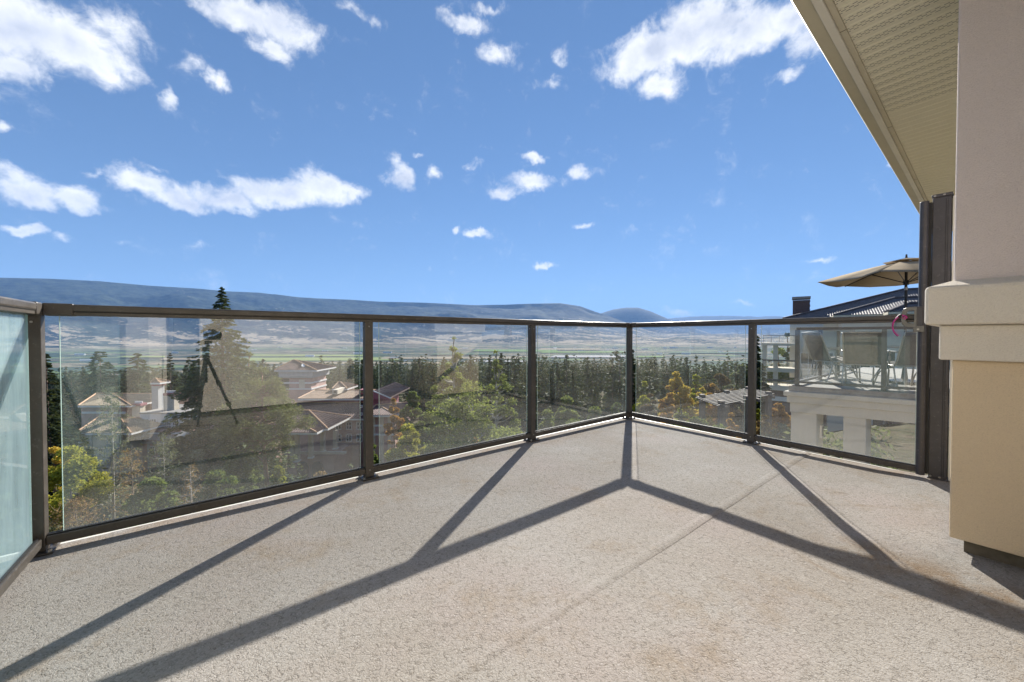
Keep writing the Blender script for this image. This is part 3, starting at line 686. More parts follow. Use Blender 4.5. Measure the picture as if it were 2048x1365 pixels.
# ------------------------------------------------------------ camera on a tripod (mirrored in the glass)
tp = thing('tripod', 'black tripod whose reflection stands in the left glass panel', 'tripod', (-.06, -.10, 0))
hub = Vector((-.06, -.10, .72))
for (x, y) in ((.0, .24), (-.20, -.03), (.04, -.40)):
    f = Vector((x, y, .012)); d = (f-hub)
    a = MB().tube([hub+d*.02, hub+d*.42], .0155, 10).build('leg', M['black_metal'], tp)
    b = MB().tube([hub+d*.42, hub+d*.72], .0125, 10).build('leg_section', M['black_metal'], a)
    c = MB().tube([hub+d*.72, hub+d*.985], .0095, 10).build('leg_section', M['black_metal'], a)
    for q in (.42, .72): MB().tube([hub+d*(q-.03), hub+d*(q+.015)], .0205, 10).build('twist_lock', M['gasket'], a)
    e = MB().tube([hub+d*.975, hub+d*1.0], .017, 10).build('foot', M['gasket'], a)
    under(a, tp)
under(MB().tube([hub+Vector((0, 0, -.05)), hub+Vector((0, 0, .11))], .03, 12).build('hub', M['black_metal'], tp), tp)
under(MB().tube([hub+Vector((0, 0, -.28)), hub+Vector((0, 0, -.05))], .013, 10).build('centre_column', M['black_metal'], tp), tp)
under(MB().lathe([(.0, .82), (.03, .83), (.034, .85), (.03, .872), (.0, .88)], 12, (-.04, -.09)).build('ball_head', M['gasket'], tp, smooth=True), tp)
cm = thing('camera_body', 'black camera on the tripod, mirrored in the left glass panel', 'camera', (-.0, -.07, .885))
def cb(name, mat, dims, bev=.004): return under(B(name, M[mat], cm, dims, None, bev), cm)
cb('body', 'gasket', (-.072, .072, -.125, -.060, .885, .975), .008); cb('viewfinder', 'gasket', (-.022, .022, -.12, -.065, .9755, .995), .004)
o = MB(); o.tube([(0, -.062, EYE), (0, -.035, EYE), (0, -.008, EYE)], [.038, .036, .040], 20, caps=False); o.tube([(0, -.0625, EYE), (0, -.056, EYE)], .030, 16); under(o.build('lens', M['black_metal'], cm), cm)
# ------------------------------------------------------------ tiled roof faces
def tile_face(parent, e0, e1, r0, r1, mat, pitch=.34, rib=.30, up=.05, name='tile_rows'):
    e0, e1, r0, r1 = map(Vector, (e0, e1, r0, r1)); X = (e1-e0); L = X.length; X.normalize()
    nrm = X.cross(((r0+r1)/2-e0)).normalized(); nrm = -nrm if nrm.z < 0 else nrm
    Y = nrm.cross(X).normalized(); Y = -Y if Y.dot(r0-e0) < 0 else Y
    h = (r0-e0).dot(Y); a = (r0-e0).dot(X); b = (r1-e0).dot(X); mb = MB()
    P = lambda x, y, z: tuple(e0 + X*x + Y*y + nrm*z)
    mb.poly([e0, e1, r1, r0] if (r1-r0).length > .01 else [e0, e1, r0])
    n = max(2, int(h/pitch))
    for i in range(n):
        y0, y1 = h*i/n, h*(i+1)/n
        x0, x1 = a*y0/h, L-(L-b)*y0/h; q0, q1 = a*y1/h, L-(L-b)*y1/h
        mb.poly([P(x0, y0, up), P(x1, y0, up), P(q1, y1, .008), P(q0, y1, .008)]); mb.poly([P(x0, y0, 0), P(x1, y0, 0), P(x1, y0, up), P(x0, y0, up)])
    k = max(2, int(L/rib))
    for i in range(k+1):
        x = L*(i+.5)/(k+1); yt = h
        if x < a: yt = h*x/max(a, 1e-3)
        elif x > b: yt = h*(L-x)/max(L-b, 1e-3)
        if yt < .15: continue
        w_ = rib*.22
        v = [P(x-w_, 0, 0), P(x, 0, up*2.1), P(x+w_, 0, 0), P(x-w_, yt, 0), P(x, yt, up*1.5), P(x+w_, yt, 0)]
        c = len(mb.v); mb.v += v; mb.f += [(c, c+1, c+4, c+3), (c+1, c+2, c+5, c+4), (c, c+2, c+1)]
    o = mb.build(name, mat, parent, recalc=False); return tag(o, kind='stuff')
def hip_roof(parent, E, Rg, mat, tile=True, pitch=.34, rib=.30, up=.05, cap='hip_tile', fascia='white', fh=.22):
    """E: 4 eave corners (front-left, front-right, back-right, back-left); Rg: ridge left, ridge right"""
    E = [Vector(e) for e in E]; r0, r1 = map(Vector, Rg)
    sol = MB(); b = [tuple(e-Vector((0, 0, .06))) for e in E]+[tuple(r0-Vector((0, 0, .04))), tuple(r1-Vector((0, 0, .04)))]; sol.v = b
    sol.f = [(0, 1, 5, 4), (1, 2, 5), (2, 3, 4, 5), (3, 0, 4), (3, 2, 1, 0)]
    rf = sol.build('roof', mat, parent)
    if tile:
        tile_face(rf, E[0], E[1], r0, r1, mat, pitch, rib, up); tile_face(rf, E[1], E[2], r1, r1, mat, pitch, rib, up); tile_face(rf, E[3], E[0], r0, r0, mat, pitch, rib, up)
    for (p, q) in ((E[0], r0), (E[1], r1), (r0, r1), (E[3], r0), (E[2], r1)):
        if (p-q).length > .1: MB().tube([p+Vector((0, 0, .06)), q+Vector((0, 0, .06))], .10, 6).build('ridge_cap', M[cap], rf)
    f = MB()
    for i in range(4):
        p, q = E[i], E[(i+1) % 4]; d = (q-p).normalized(); nn_ = Vector((d.y, -d.x, 0))*.05
        f.prism([p+nn_-Vector((0, 0, fh)), p-nn_-Vector((0, 0, fh)), p-nn_-Vector((0, 0, .02)), p+nn_-Vector((0, 0, .02))], q-p)
    f.build('gutter', M[fascia], rf); return rf
def window(parent, x0, x1, z0, z1, y, cols=2, rows=2, fr=.07, arch=False):
    """window in a wall facing -Y at y"""
    f = MB()
    f.box(x0, x1, y-.06, y+.02, z0, z0+fr); f.box(x0, x1, y-.06, y+.02, z1-fr, z1)
    for i in range(cols+1):
        x = x0 + (x1-x0-fr)*i/cols; f.box(x, x+(fr if i in (0, cols) else fr*.7), y-.055, y+.015, z0+fr, z1-fr)
    for j in range(1, rows):
        z = z0 + (z1-z0)*j/rows; f.box(x0+fr, x1-fr, y-.05, y+.01, z-fr*.35, z+fr*.35)
    if arch:
        pts = [((x0+x1)/2+(x1-x0)*.6*math.cos(a), y-.07, z1+(x1-x0)*.35*math.sin(a)) for a in np.linspace(0, math.pi, 9)]
        f.prism(pts, (0, .08, 0))
    o = f.build('window', M['white'], parent); B('pane', M['window'], o, (x0+fr*.5, x1-fr*.5, y-.02, y-.008, z0+fr*.5, z1-fr*.5)); return o
def grp(t, before):
    inv = Vector(t.location)
    for o in list(col.objects):
        if o.name not in before and o.parent is t: o.location = o.location - inv
def pxbox(name, mat, parent, x0, x1, y0, y1, D, depth, bev=0):
    a = pt(x0, y1, D); b = pt(x1, y0, D); return B(name, M[mat], parent, (a.x, b.x, D, D+depth, a.z, b.z), None, bev)
def pxwin(parent, x0, x1, y0, y1, D, cols=2, rows=2, fr=.07, arch=False):
    a = pt(x0, y1, D); b = pt(x1, y0, D); return window(parent, a.x, b.x, a.z, b.z, D, cols, rows, fr, arch)
def pxhip(parent, x0, x1, ye, xr0, xr1, yr, D, depth, mat, **kw):
    a = pt(x0, ye, D); b = pt(x1, ye, D); r0 = pt(xr0, yr, D+depth/2); r1 = pt(xr1, yr, D+depth/2)
    return hip_roof(parent, [a, b, (b.x, D+depth, a.z), (a.x, D+depth, a.z)], [r0, (r1.x, r1.y, r0.z)], mat, **kw)

# ------------------------------------------------------------ the pink hotel in the hollow
ht = thing('hotel', 'pink and magenta hotel with tiled hip roofs and a square tower, down among the trees', 'hotel', (0, 0, 0))
# left wing
pxbox('wall', 'wall_pink', ht, 164, 250, 811, 905, 54, 9); pxbox('cornice_band', 'white', ht, 163, 251, 824, 828, 53.9, .1)
pxhip(ht, 156, 262, 812, 192, 224, 788, 53.3, 10.5, M['roof_pale'])
pxbox('wall', 'wall_cream', ht, 158, 245, 866, 985, 47.5, 6.4)
pxhip(ht, 150, 262, 867, 196, 240, 836, 46.8, 7.1, M['roof_pale'])
for x in (160, 178, 214, 232): pxbox('pilaster', 'wall_grey', ht, x, x+5, 868, 985, 47.4, .1)
for x in (168, 198, 222): pxwin(ht, x, x+9, 896, 912, 47.5)
pxbox('cornice_band', 'wall_grey', ht, 157, 246, 920, 923, 47.35, .15)
# middle wing
pxbox('wall', 'wall_pink', ht, 252, 470, 862, 990, 50, 10)
pxbox('upper_wall', 'white', ht, 280, 395, 828, 862, 51.5, 6); pxbox('flat_roof', 'concrete', ht, 278, 398, 825.5, 828, 51.3, 6.4)
for x, c in ((285, 3), (300, 3), (330, 3), (345, 3), (370, 4)): pxwin(ht, x, x+13, 838, 858, 51.5, c, 3, .09)
pxbox('cornice', 'wall_grey', ht, 250, 472, 884, 888, 49.8, .3)
pxbox('cornice', 'wall_grey', ht, 250, 472, 866, 869, 49.8, .3)
for x in (262, 300, 352, 384, 410, 440): pxwin(ht, x, x+10, 893, 909, 50, 2, 2)
for x in range(252, 470, 22): pxbox('pilaster', 'wall_grey', ht, x, x+3, 888, 990, 49.9, .12)
rl = MB()
for x in np.arange(254, 396, 2.6): a = pt(x, 876, 49); rl.box(a.x, a.x+.04, 49, 49.04, a.z-.35, a.z+.45)
a = pt(254, 868, 49); b = pt(396, 868, 49); rl.box(a.x, b.x, 48.97, 49.06, a.z, a.z+.08); rl.build('balcony_railing', M['white'], ht)
for x in (268, 352, 378):         # sloping balcony cheeks
    a = pt(x, 880, 48.2); b = pt(x+24, 860, 50); MB().prism([a, (a.x+.9, a.y, a.z), (b.x+.5, b.y, b.z), (b.x-.4, b.y, b.z)], (0, 0, .35)).build('balcony_cheek', M['wall_cream'], ht)
pxbox('stair_tower', 'wall_grey', ht, 304, 316, 772, 830, 54, 1.0); pxhip(ht, 301, 319, 766, 309, 312, 758, 53.7, 1.7, M['roof_tan'], tile=False)
pxbox('stair_tower_cap', 'wall_mag', ht, 303, 317, 767, 773, 53.9, 1.2)
pxhip(ht, 318, 400, 830, 338, 392, 794, 55, 9, M['roof_tan'])
for (x0, x1, yt, yb, D) in ((327, 348, 787, 822, 53), (264, 280, 808, 834, 54)):
    c = pxbox('chimney', 'wall_cream', ht, x0, x1, yt+5, yb, D, .8); q = pxbox('chimney_cap', 'wall_mag', c, x0-1, x1+1, yt, yt+4.9, D-.1, 1.0)
    for i in range(6):
        p = pt(x0+2+i*(x1-x0-4)/5, yt, D); m_ = MB(); m_.lathe([(.13, p.z), (.10, p.z+.2), (.14, p.z+.28), (.02, p.z+.33)], 8, (p.x, D+.4)); m_.build('chimney_pot', M['white'], c)
pxhip(ht, 372, 470, 828, 388, 455, 806, 53.5, 8, M['roof_tan'])
# tower
TD = 62
pxbox('tower_wall', 'wall_pink', ht, 561, 622, 757, 815, TD, 5.0)
for y in (765, 777): pxbox('tower_band', 'white', ht, 560, 623, y, y+3, TD-.08, 5.16)
op = pxbox('tower_opening', 'window', ht, 563, 578, 758, 776, TD-.03, .1); pxbox('tower_arch', 'wall_cream', ht, 598, 609, 760, 777, TD-.12, .1)
par = pxbox('tower_parapet', 'wall_grey', ht, 557, 625, 742, 756, TD-.35, 5.7)
for i in range(26):
    x = 559+i*2.55; pxbox('baluster', 'white', par, x, x+1.3, 744, 753, TD-.42, .07)
pxhip(ht, 549, 633, 741, 586, 590, 721, TD-.9, 6.8, M['roof_brown'])
a = pt(604, 729, TD+1); MB().prism([a, (a.x+1.0, a.y-.0, a.z-.25), (a.x+1.3, a.y-.9, a.z-.6), (a.x+.4, a.y-.9, a.z-.35)], (0, -.02, .12)).build('skylight', M['white'], ht)
# main block
pxhip(ht, 596, 742, 798, 630, 738, 781, 53.5, 9, M['roof_tan']); pxbox('upper_wall', 'wall_mag', ht, 606, 735, 799, 816, 54.2, 6)
lr = pxhip(ht, 560, 742, 838, 592, 742, 806, 49.4, 9.6, M['roof_brown'])
pxbox('wall', 'wall_pink', ht, 575, 738, 838, 985, 50, 8)
for (x, y) in ((650, 844), (671, 844), (692, 844), (713, 844), (671, 868), (692, 868), (713, 868), (734, 868)):
    if x == 650: pxwin(ht, x, x+10, y, y+8, 50, 2, 1)
    else: pxwin(ht, x, x+12, y, y+16, 50, 2, 2, .11)
for y in (811, 826): pxwin(ht, 720, 725, y, y+5, 49.2, 1, 1)
pxhip(ht, 664, 694, 778, 677, 681, 765, 57, 4, M['roof_tan']); pxbox('cupola_wall', 'wall_cream', ht, 667, 691, 778, 786, 57.4, 3.2)
for x in (665, 718): pxbox('dormer', 'wall_cream' if x < 700 else 'wall_mag', ht, x, x+10, 780, 789, 54.6, 3); pxbox('dormer_window', 'window', ht, x+2, x+8, 782, 787, 54.55, .1)
# right pavilion
pxbox('wall', 'wall_mag', ht, 734, 766, 790, 842, 50.6, 7)
a, b, c = pt(733, 801, 50), pt(747, 784, 50), pt(779, 797, 50)
g = MB(); g.prism([a, b, c], (0, 9, 0)).build('gable', M['wall_mag'], ht)
rf = MB(); rf.prism([b+Vector((0, 0, .15)), c+Vector((.2, 0, .15)), c+Vector((.2, 0, 0)), b], (0, 9.3, 0)); rf.prism([a+Vector((0, 0, .15)), b+Vector((0, 0, .15)), b, a], (0, 9.3, 0)); rf.build('gable_roof', M['roof_brown'], ht)
tile_face(ht, c+Vector((.2, 9, .16)), c+Vector((.2, 0, .16)), b+Vector((0, 9, .16)), b+Vector((0, 0, .16)), M['roof_brown'])
MB().tube([c+Vector((.2, -.05, 0)), b+Vector((0, -.05, .1))], .09, 6).build('barge_board', M['white'], ht)
pxbox('wall', 'wall_pink', ht, 736, 786, 832, 985, 46, 8)
pxhip(ht, 730, 792, 831, 752, 756, 811, 45.2, 9, M['roof_brown'])
for y in (850, 868): pxbox('cornice_band', 'white', ht, 735, 787, y, y+3.5, 45.9, .1)
for x in (744, 761, 776): pxbox('pilaster', 'wall_cream', ht, x, x+6, 834, 985, 45.92, .14)
# entrance porch
pxbox('porch_wall', 'wall_pink', ht, 578, 668, 912, 990, 44.5, 5); pxhip(ht, 560, 655, 858, 580, 618, 822, 43.5, 6.5, M['roof_brown'])
pxhip(ht, 556, 633, 866, 575, 600, 848, 41.8, 4, M['roof_brown'])
for (x, y0, y1, D) in ((580, 866, 925, 43), (589, 866, 925, 43), (616, 862, 918, 43.6), (640, 858, 906, 44.4), (666, 862, 900, 46)):
    c = pxbox('porch_column', 'wall_cream', ht, x, x+7, y0, y1, D, .45); pxbox('capital', 'white', c, x-1, x+8, y1-3, y1, D-.06, .56)
for x in (594, 624): 
    a = pt(x, 950, 44.42); k = []
    for t_ in np.linspace(0, math.pi, 10): k.append((a.x+.65+.65*math.cos(t_), 44.42, a.z+1.0+.6*math.sin(t_)))
    MB().prism([(a.x, 44.42, a.z-.6), (a.x+1.3, 44.42, a.z-.6)]+k, (0, .06, 0)).build('archway', M['window'], ht)
pxbox('porch_beam', 'wall_cream', ht, 576, 690, 905, 909, 44.2, .5)

# ------------------------------------------------------------ neighbour's terrace
K = Vector((5.12, 6.93, 0)); U = Vector((.788, .616, 0)); V = Vector((.8, -.6, 0))
def Q(u, v, z): p = K + U*u + V*v; return (p.x, p.y, z)
nt_ = thing('neighbour_terrace', 'cream stucco terrace next door carried on square columns', 'terrace', (0, 0, 0))
def qbox(name, mat, parent, u0, u1, v0, v1, z0, z1, bev=0): return B(name, M[mat] if isinstance(mat, str) else mat, parent, (u0, u1, v0, v1, z0, z1), Q, bev)
qbox('terrace_floor', 'concrete', nt_, 0, 6.5, 0, 4.6, -.10, -.002)
qbox('terrace_cornice', 'stucco_far', nt_, -.06, 6.5, -.06, 4.6, -.185, -.101, .01)
qbox('terrace_fascia', 'stucco_far', nt_, -.02, 6.5, -.02, 4.6, -.31, -.186, .01)
qbox('terrace_beam', 'stucco_far', nt_, .02, 6.5, .02, 4.6, -.48, -.311)
for v0, v1 in ((.03, .40), (.76, 1.05), (2.0, 2.3)):
    c = qbox('terrace_column', 'stucco_far', nt_, .04, .50, v0, v1, -6.5, -.481, .01)
    if v0 < .1: qbox('wall_box', 'white', c, .25, .37, v1+.001, v1+.03, -.95, -.72); qbox('wall_box_front', 'handle', c, .275, .345, v1+.031, v1+.036, -.92, -.75)
qbox('house_wall', 'stucco_far', nt_, 1.2, 6.3, 3.35, 4.5, .0, 5.5)
qbox('terrace_door', 'window', nt_, 2.0, 3.6, 3.33, 3.349, .05, 2.1)
nr = thing('terrace_railing', 'dark glazed railing round the terrace next door', 'railing', (0, 0, 0))
def qpost(u, v): o = qbox('post', 'rail_dark', nr, u-.03, u+.03, v-.03, v+.03, 0, 1.03); qbox('base_plate', 'rail_dark', o, u-.06, u+.06, v-.06, v+.06, 0.0, .012)
for (u, v) in ((.1, .1), (1.6, .1), (3.1, .1), (4.6, .1), (.1, 1.25), (.1, 2.5)): qpost(u, v)
for z0, z1, nm in ((1.03, 1.075, 'top_rail'), (.05, .09, 'bottom_rail')):
    qbox(nm, 'rail_dark', nr, .13, 4.7, .075, .125, z0, z1); qbox(nm, 'rail_dark', nr, .075, .125, .13, 3.3, z0, z1)
for (a, b) in ((.18, 1.52), (1.68, 3.02), (3.18, 4.52)): qbox('glass_panel', M['glass_far'], nr, a, b, .097, .103, .09, 1.02)
for (a, b) in ((.18, 1.17), (1.33, 2.42)): qbox('glass_panel', M['glass_far'], nr, .097, .103, a, b, .09, 1.02)

# umbrella
um = thing('patio_umbrella', 'tan six sided patio umbrella opened over the terrace next door', 'umbrella', (7.60, 7.25, 0))
UA = [R(30+60*i) for i in range(6)]; ru, zr, za = 1.34, 2.05, 2.37
def canopy():
    mb = MB(); K_ = 6
    for i in range(6):
        a0, a1 = UA[i], UA[(i+1) % 6]; b = len(mb.v)
        for j in range(K_+1):
            t = .10 + .90*j/K_; zz = za - (za-zr)*t**1.25
            for k in range(4):
                s = k/3; x = ru*t*(math.cos(a0)*(1-s)+math.cos(a1)*s); y = ru*t*(math.sin(a0)*(1-s)+math.sin(a1)*s)
                sag = -.055*math.sin(math.pi*s)*t; x *= 1-.05*math.sin(math.pi*s)*(t > .95)
                mb.v.append((x, y, zz+sag))
        for j in range(K_):
            for k in range(3): q = b+j*4+k; mb.f.append((q, q+1, q+5, q+4))
    o = mb.build('canopy', M['canvas'], um, smooth=True); md = o.modifiers.new('s', 'SOLIDIFY'); md.thickness = .004
canopy()
mb = MB()
for i in range(6):
    a0, a1 = UA[i], UA[(i+1) % 6]; r_ = .34
    mb.poly([(0, 0, za+.055), (r_*math.cos(a0), r_*math.sin(a0), za-.015), (r_*math.cos((a0+a1)/2)*.9, r_*math.sin((a0+a1)/2)*.9, za-.035+.02*(i % 2)), (r_*math.cos(a1), r_*math.sin(a1), za-.015)])
mb.build('vent_cap', M['canvas'], um)
for a in UA:
    rb = MB().tube([(.03*math.cos(a), .03*math.sin(a), za-.02), (ru*.55*math.cos(a), ru*.55*math.sin(a), za-(za-zr)*.55**1.25-.02), (ru*.99*math.cos(a), ru*.99*math.sin(a), zr-.01)], .009, 6).build('rib', M['black_metal'], um)
    MB().tube([(.035*math.cos(a), .035*math.sin(a), za-.42), (ru*.5*math.cos(a), ru*.5*math.sin(a), za-(za-zr)*.5**1.25-.03)], .008, 6).build('strut', M['black_metal'], rb)
MB().tube([(0, 0, .06), (0, 0, za-.0)], .0215, 12).build('pole', M['black_metal'], um)
MB().tube([(0, 0, za-.47), (0, 0, za-.38)], .04, 12).build('hub', M['black_metal'], um); MB().tube([(0, 0, 1.80), (0, 0, 1.86)], .027, 12).build('tilt_collar', M['steel'], um)
MB().lathe([(.0, .0), (.27, .0), (.27, .05), (.05, .09), (.03, .30), (.0, .30)], 20).build('umbrella_base', M['black_metal'], um)
MB().tube([(0, 0, za+.04), (0, 0, za+.12)], [.02, .012], 8).build('finial', M['black_metal'], um)
# table
tb = thing('patio_table', 'round glass patio table under the tan umbrella next door', 'table', (7.60, 7.25, 0))
MB().lathe([(.026, .700), (.58, .700), (.58, .712), (.026, .712), (.026, .700)], 28).build('table_top', M['glass'], tb)
MB().lathe([(.575, .692), (.605, .692), (.605, .722), (.583, .722), (.583, .713)], 28).build('table_rim', M['pewter'], tb)
for i in range(4):
    a = R(45+90*i); MB().tube([(.42*math.cos(a), .42*math.sin(a), .70), (.30*math.cos(a), .30*math.sin(a), .35), (.46*math.cos(a), .46*math.sin(a), .01)], .016, 8).build('leg', M['pewter'], tb)
# sling chairs
def sling_chair(x, y, rz, label):
    t = thing('patio_chair', label, 'chair', (x, y, .001), rz, 'sling chairs round the patio table')
    Wd = .26
    prof = smoothpath([(.30, 0, .45), (.26, 0, .455), (.0, 0, .41), (-.20, 0, .40), (-.27, 0, .48), (-.36, 0, .72), (-.46, 0, .98)], 4)
    back = [p for p in prof if p[0] < -.21]; seat = [p for p in prof if p[0] >= -.225]
    for nm, pr in (('seat', seat), ('backrest', back)):
        mb = MB()
        for (a, _, c) in pr:
            for s in (-1, -.33, .33, 1): mb.v.append((a, s*Wd, c-.012*(1-abs(s))))
        for i in range(len(pr)-1):
            for k in range(3): q = i*4+k; mb.f.append((q, q+1, q+5, q+4))
        o = mb.build(nm, M['sling'], t, smooth=True); md = o.modifiers.new('s', 'SOLIDIFY'); md.thickness = .012
    for s in (-1, 1):
        MB().tube([(a, s*Wd, c) for a, _, c in prof], .014, 8).build('side_frame', M['pewter'], t, smooth=True)
        MB().tube(smoothpath([(.28, s*.29, .0), (.25, s*.30, .30), (.27, s*.31, .60), (.18, s*.31, .655), (-.10, s*.31, .65), (-.32, s*.27, .64)], 4), .0135, 8).build('armrest', M['pewter'], t, smooth=True)
        MB().tube(smoothpath([(.27, s*.285, .0), (.12, s*.275, .26), (-.16, s*.27, .36), (-.22, s*.265, .40)], 4), .012, 8).build('leg', M['pewter'], t, smooth=True)
        MB().tube(smoothpath([(-.36, s*.285, .0), (-.27, s*.275, .18), (-.22, s*.27, .40)], 4), .012, 8).build('leg', M['pewter'], t, smooth=True)
    MB().tube([(-.22, -.265, .395), (-.22, .265, .395)], .011, 8).build('cross_bar', M['pewter'], t)
    MB().tube([(-.46, -.26, .98), (-.475, 0, .99), (-.46, .26, .98)], .014, 8).build('top_bar', M['pewter'], t)
sling_chair(6.62, 7.70, R(-4), 'sling patio chair nearest the corner of the next terrace, side on')
sling_chair(7.35, 8.55, R(-8), 'sling patio chair behind the first, further back on the next terrace')
sling_chair(6.48, 6.88, R(42), 'sling patio chair with its back to us, left one at the railing')
sling_chair(7.02, 6.72, R(75), 'sling patio chair with its back to us, right one below the umbrella pole')

# ------------------------------------------------------------ far house with dark tiled roof, chimney and balconies
e0 = pt(1566, 638, 40); FO = Vector((e0.x, e0.y, 0))
fh = thing('tiled_house', 'large house with dark grey tiled hip roof and brick chimney beyond the terrace', 'house', (e0.x, e0.y, 0), -math.atan2(.6, .8))
def lxy(p): d = Vector(p)-FO; return Vector((.8*d.x-.6*d.y, .6*d.x+.8*d.y, p[2]))
def lp(px, py, yo):               # sight line of a pixel meets the local plane y = yo
    d = pxdir(px, py); den = .6*d.x+.8*d.y; t_ = (yo+.6*FO.x+.8*FO.y)/den; return lxy((d.x*t_, d.y*t_, EYE+d.z*t_))
def lbox(name, mat, parent, x0, x1, y0, y1, yo, dep): a = lp(x0, y1, yo); b = lp(x1, y0, yo); return B(name, M[mat], parent, (a.x, b.x, yo, yo+dep, a.z, b.z))
ze = e0.z
p0 = lp(1806, 580, 6.5)
hip_roof(fh, [(0, 0, ze), (34, 0, ze), (34, 13, ze), (0, 13, ze)], [p0, (p0.x+16, 6.5, p0.z)], M['roof_grey'], cap='roof_grey', pitch=.3, rib=.19, up=.016, fascia='roof_grey')
f0 = lp(1668, 631, -4.0); q0 = lp(1790, 597, .2)
hip_roof(fh, [(f0.x, -4, f0.z), (f0.x+22, -4, f0.z), (f0.x+22, 4.4, f0.z), (f0.x, 4.4, f0.z)], [q0, (q0.x+12, .2, q0.z)], M['roof_grey'], cap='roof_grey', pitch=.3, rib=.19, up=.016, fascia='cream_metal')
g0 = lp(1778, 624, -6.2); hip_roof(fh, [(g0.x, -6.2, g0.z), (g0.x+9, -6.2, g0.z), (g0.x+9, -3.4, g0.z), (g0.x, -3.4, g0.z)], [(g0.x+1.4, -4.8, g0.z+.7), (g0.x+8, -4.8, g0.z+.7)], M['roof_grey'], cap='roof_grey', pitch=.3, rib=.19, up=.016, fascia='cream_metal')
zf = -3.6
B('upper_wall', M['stucco_far'], fh, (.6, 33, .7, 12.5, zf, ze-.1)); B('lower_wall', M['brick'], fh, (1.0, 33, .9, 12.4, -15, zf-.01))
B('upper_wall', M['stucco_far'], fh, (f0.x+.6, 33, -3.4, .69, zf, f0.z-.1)); a = lp(1787, 800, -3.2)
B('lower_wall', M['brick'], fh, (a.x, 33, -3.2, .8, -15, zf-.01)); a2 = lp(1655, 800, -1.0); B('lower_stucco', M['stucco_far'], fh, (a2.x, a.x-.01, -1.0, .8, -15, zf-.01))
a = lp(1585, 640, 3.0); b = lp(1620, 600, 3.0); ch = B('chimney', M['brick'], fh, (a.x, b.x, 3.0, 4.6, 1.2, b.z))
nbk = 0
for r_ in range(9):
    for k_ in range(5):
        zz = b.z-.26*(r_+1); xx = a.x+(b.x-a.x)*(k_+(.5 if r_ % 2 else 0))/5
        if xx+.3 < b.x and zz > 1.3: B('brick', M['brick'], ch, (xx+.02, xx+.33, 2.975, 2.999, zz+.02, zz+.24))
a = lp(1584, 598.8, 2.9); b = lp(1621.5, 592.5, 2.9); B('chimney_cap', M['concrete'], ch, (a.x, b.x, 2.9, 4.7, a.z, b.z))
for x, ar in ((1742, True), (1766, False)): a = lp(x, 860, -1.0); window(fh, a.x, a.x+.95, a.z, a.z+1.2, -1.0, 1, 1, .1, ar)
a = lp(1650, 822, -1.0); window(fh, a.x, a.x+.9, a.z, a.z+.5, -1.0, 1, 1, .1)
a = lp(1815, 860, -3.2); B('sill', M['white'], fh, (a.x, a.x+1.6, -3.35, -3.2, a.z, a.z+.22))
for x, yo in ((1600, .7), (1632, .7), (1700, -3.4), (1748, -3.4)): a = lp(x, 722, yo); window(fh, a.x, a.x+1.4, a.z-.9, a.z+.9, yo, 2, 1, .08)
BD = -1.5
for (y0, y1) in ((687, 691.5), (738, 743), (774, 779)): lbox('balcony_slab', 'wall_cream', fh, 1523, 1592, y0, y1, BD-.3, 2.1)
for x0, x1 in ((1524, 1534), (1546, 1556)):
    for y0, y1 in ((691.6, 738), (743.1, 774)): lbox('balcony_column', 'wall_cream', fh, x0, x1, y0, y1, BD, .5)
lbox('lower_wall', 'brick', fh, 1527, 1600, 779, 1000, BD+.5, 1.5); lbox('cornice_band', 'white', fh, 1540, 1598, 797, 801, BD+.35, .14)
for y0 in (672, 722, 762):
    br = lbox('balcony_top_rail', 'rail_dark', fh, 1526, 1590, y0-1, y0, BD-.2, .06)
    for x in (1527, 1542, 1558, 1574): lbox('baluster', 'rail_dark', br, x, x+.8, y0, y0+(14 if y0 == 672 else 11), BD-.2, .05)
    lbox('glass_panel', 'glass', br, 1528, 1589, y0+1, y0+12, BD-.17, .01)

# ------------------------------------------------------------ pergola
zg = -2.9; c4 = [pz(1398, 801, zg), pz(1497, 783, zg), pz(1536, 794, zg), pz(1440, 817, zg)]
pg = thing('pergola', 'weathered timber garden pergola with long roof slats, below the right corner', 'pergola', tuple(c4[0][:2])+(-6.5,))
o0 = Vector(pg.location)
e_a = (c4[1]-c4[0]); e_b = (c4[3]-c4[0]); La = e_a.length; ea = e_a.normalized(); Lb = e_b.length; eb = e_b.normalized()
def rel(p): return Vector(p)-o0
for i in range(9):
    s = c4[0] + eb*(Lb*i/8) + Vector((0, 0, .16)) - ea*.35; e = s + ea*(La+.7)
    nrm = Vector((-ea.y, ea.x, 0))*.042
    MB().prism([rel(s-nrm), rel(s+nrm), rel(s+nrm+Vector((0, 0, .035))), rel(s-nrm+Vector((0, 0, .035)))], e-s).build('slat', M['timber_grey'], pg)
for i in range(4):
    s = c4[0] + ea*(La*(.04+.92*i/3)) - eb*.4; e = s + eb*(Lb+.8); nrm = Vector((-eb.y, eb.x, 0))*.07
    MB().prism([rel(s-nrm), rel(s+nrm), rel(s+nrm+Vector((0, 0, .155))), rel(s-nrm+Vector((0, 0, .155)))], e-s).build('beam', M['timber'], pg)
for a in (.04, .96, .50):
    for b in (.05, .95):
        p = c4[0] + ea*La*a + eb*Lb*b; zb = gz(p.x, p.y)
        P_ = rel(p); B('post', M['timber'], pg, (P_.x-.13, P_.x+.13, P_.y-.13, P_.y+.13, zb-.3-o0.z, zg+.35-o0.z))

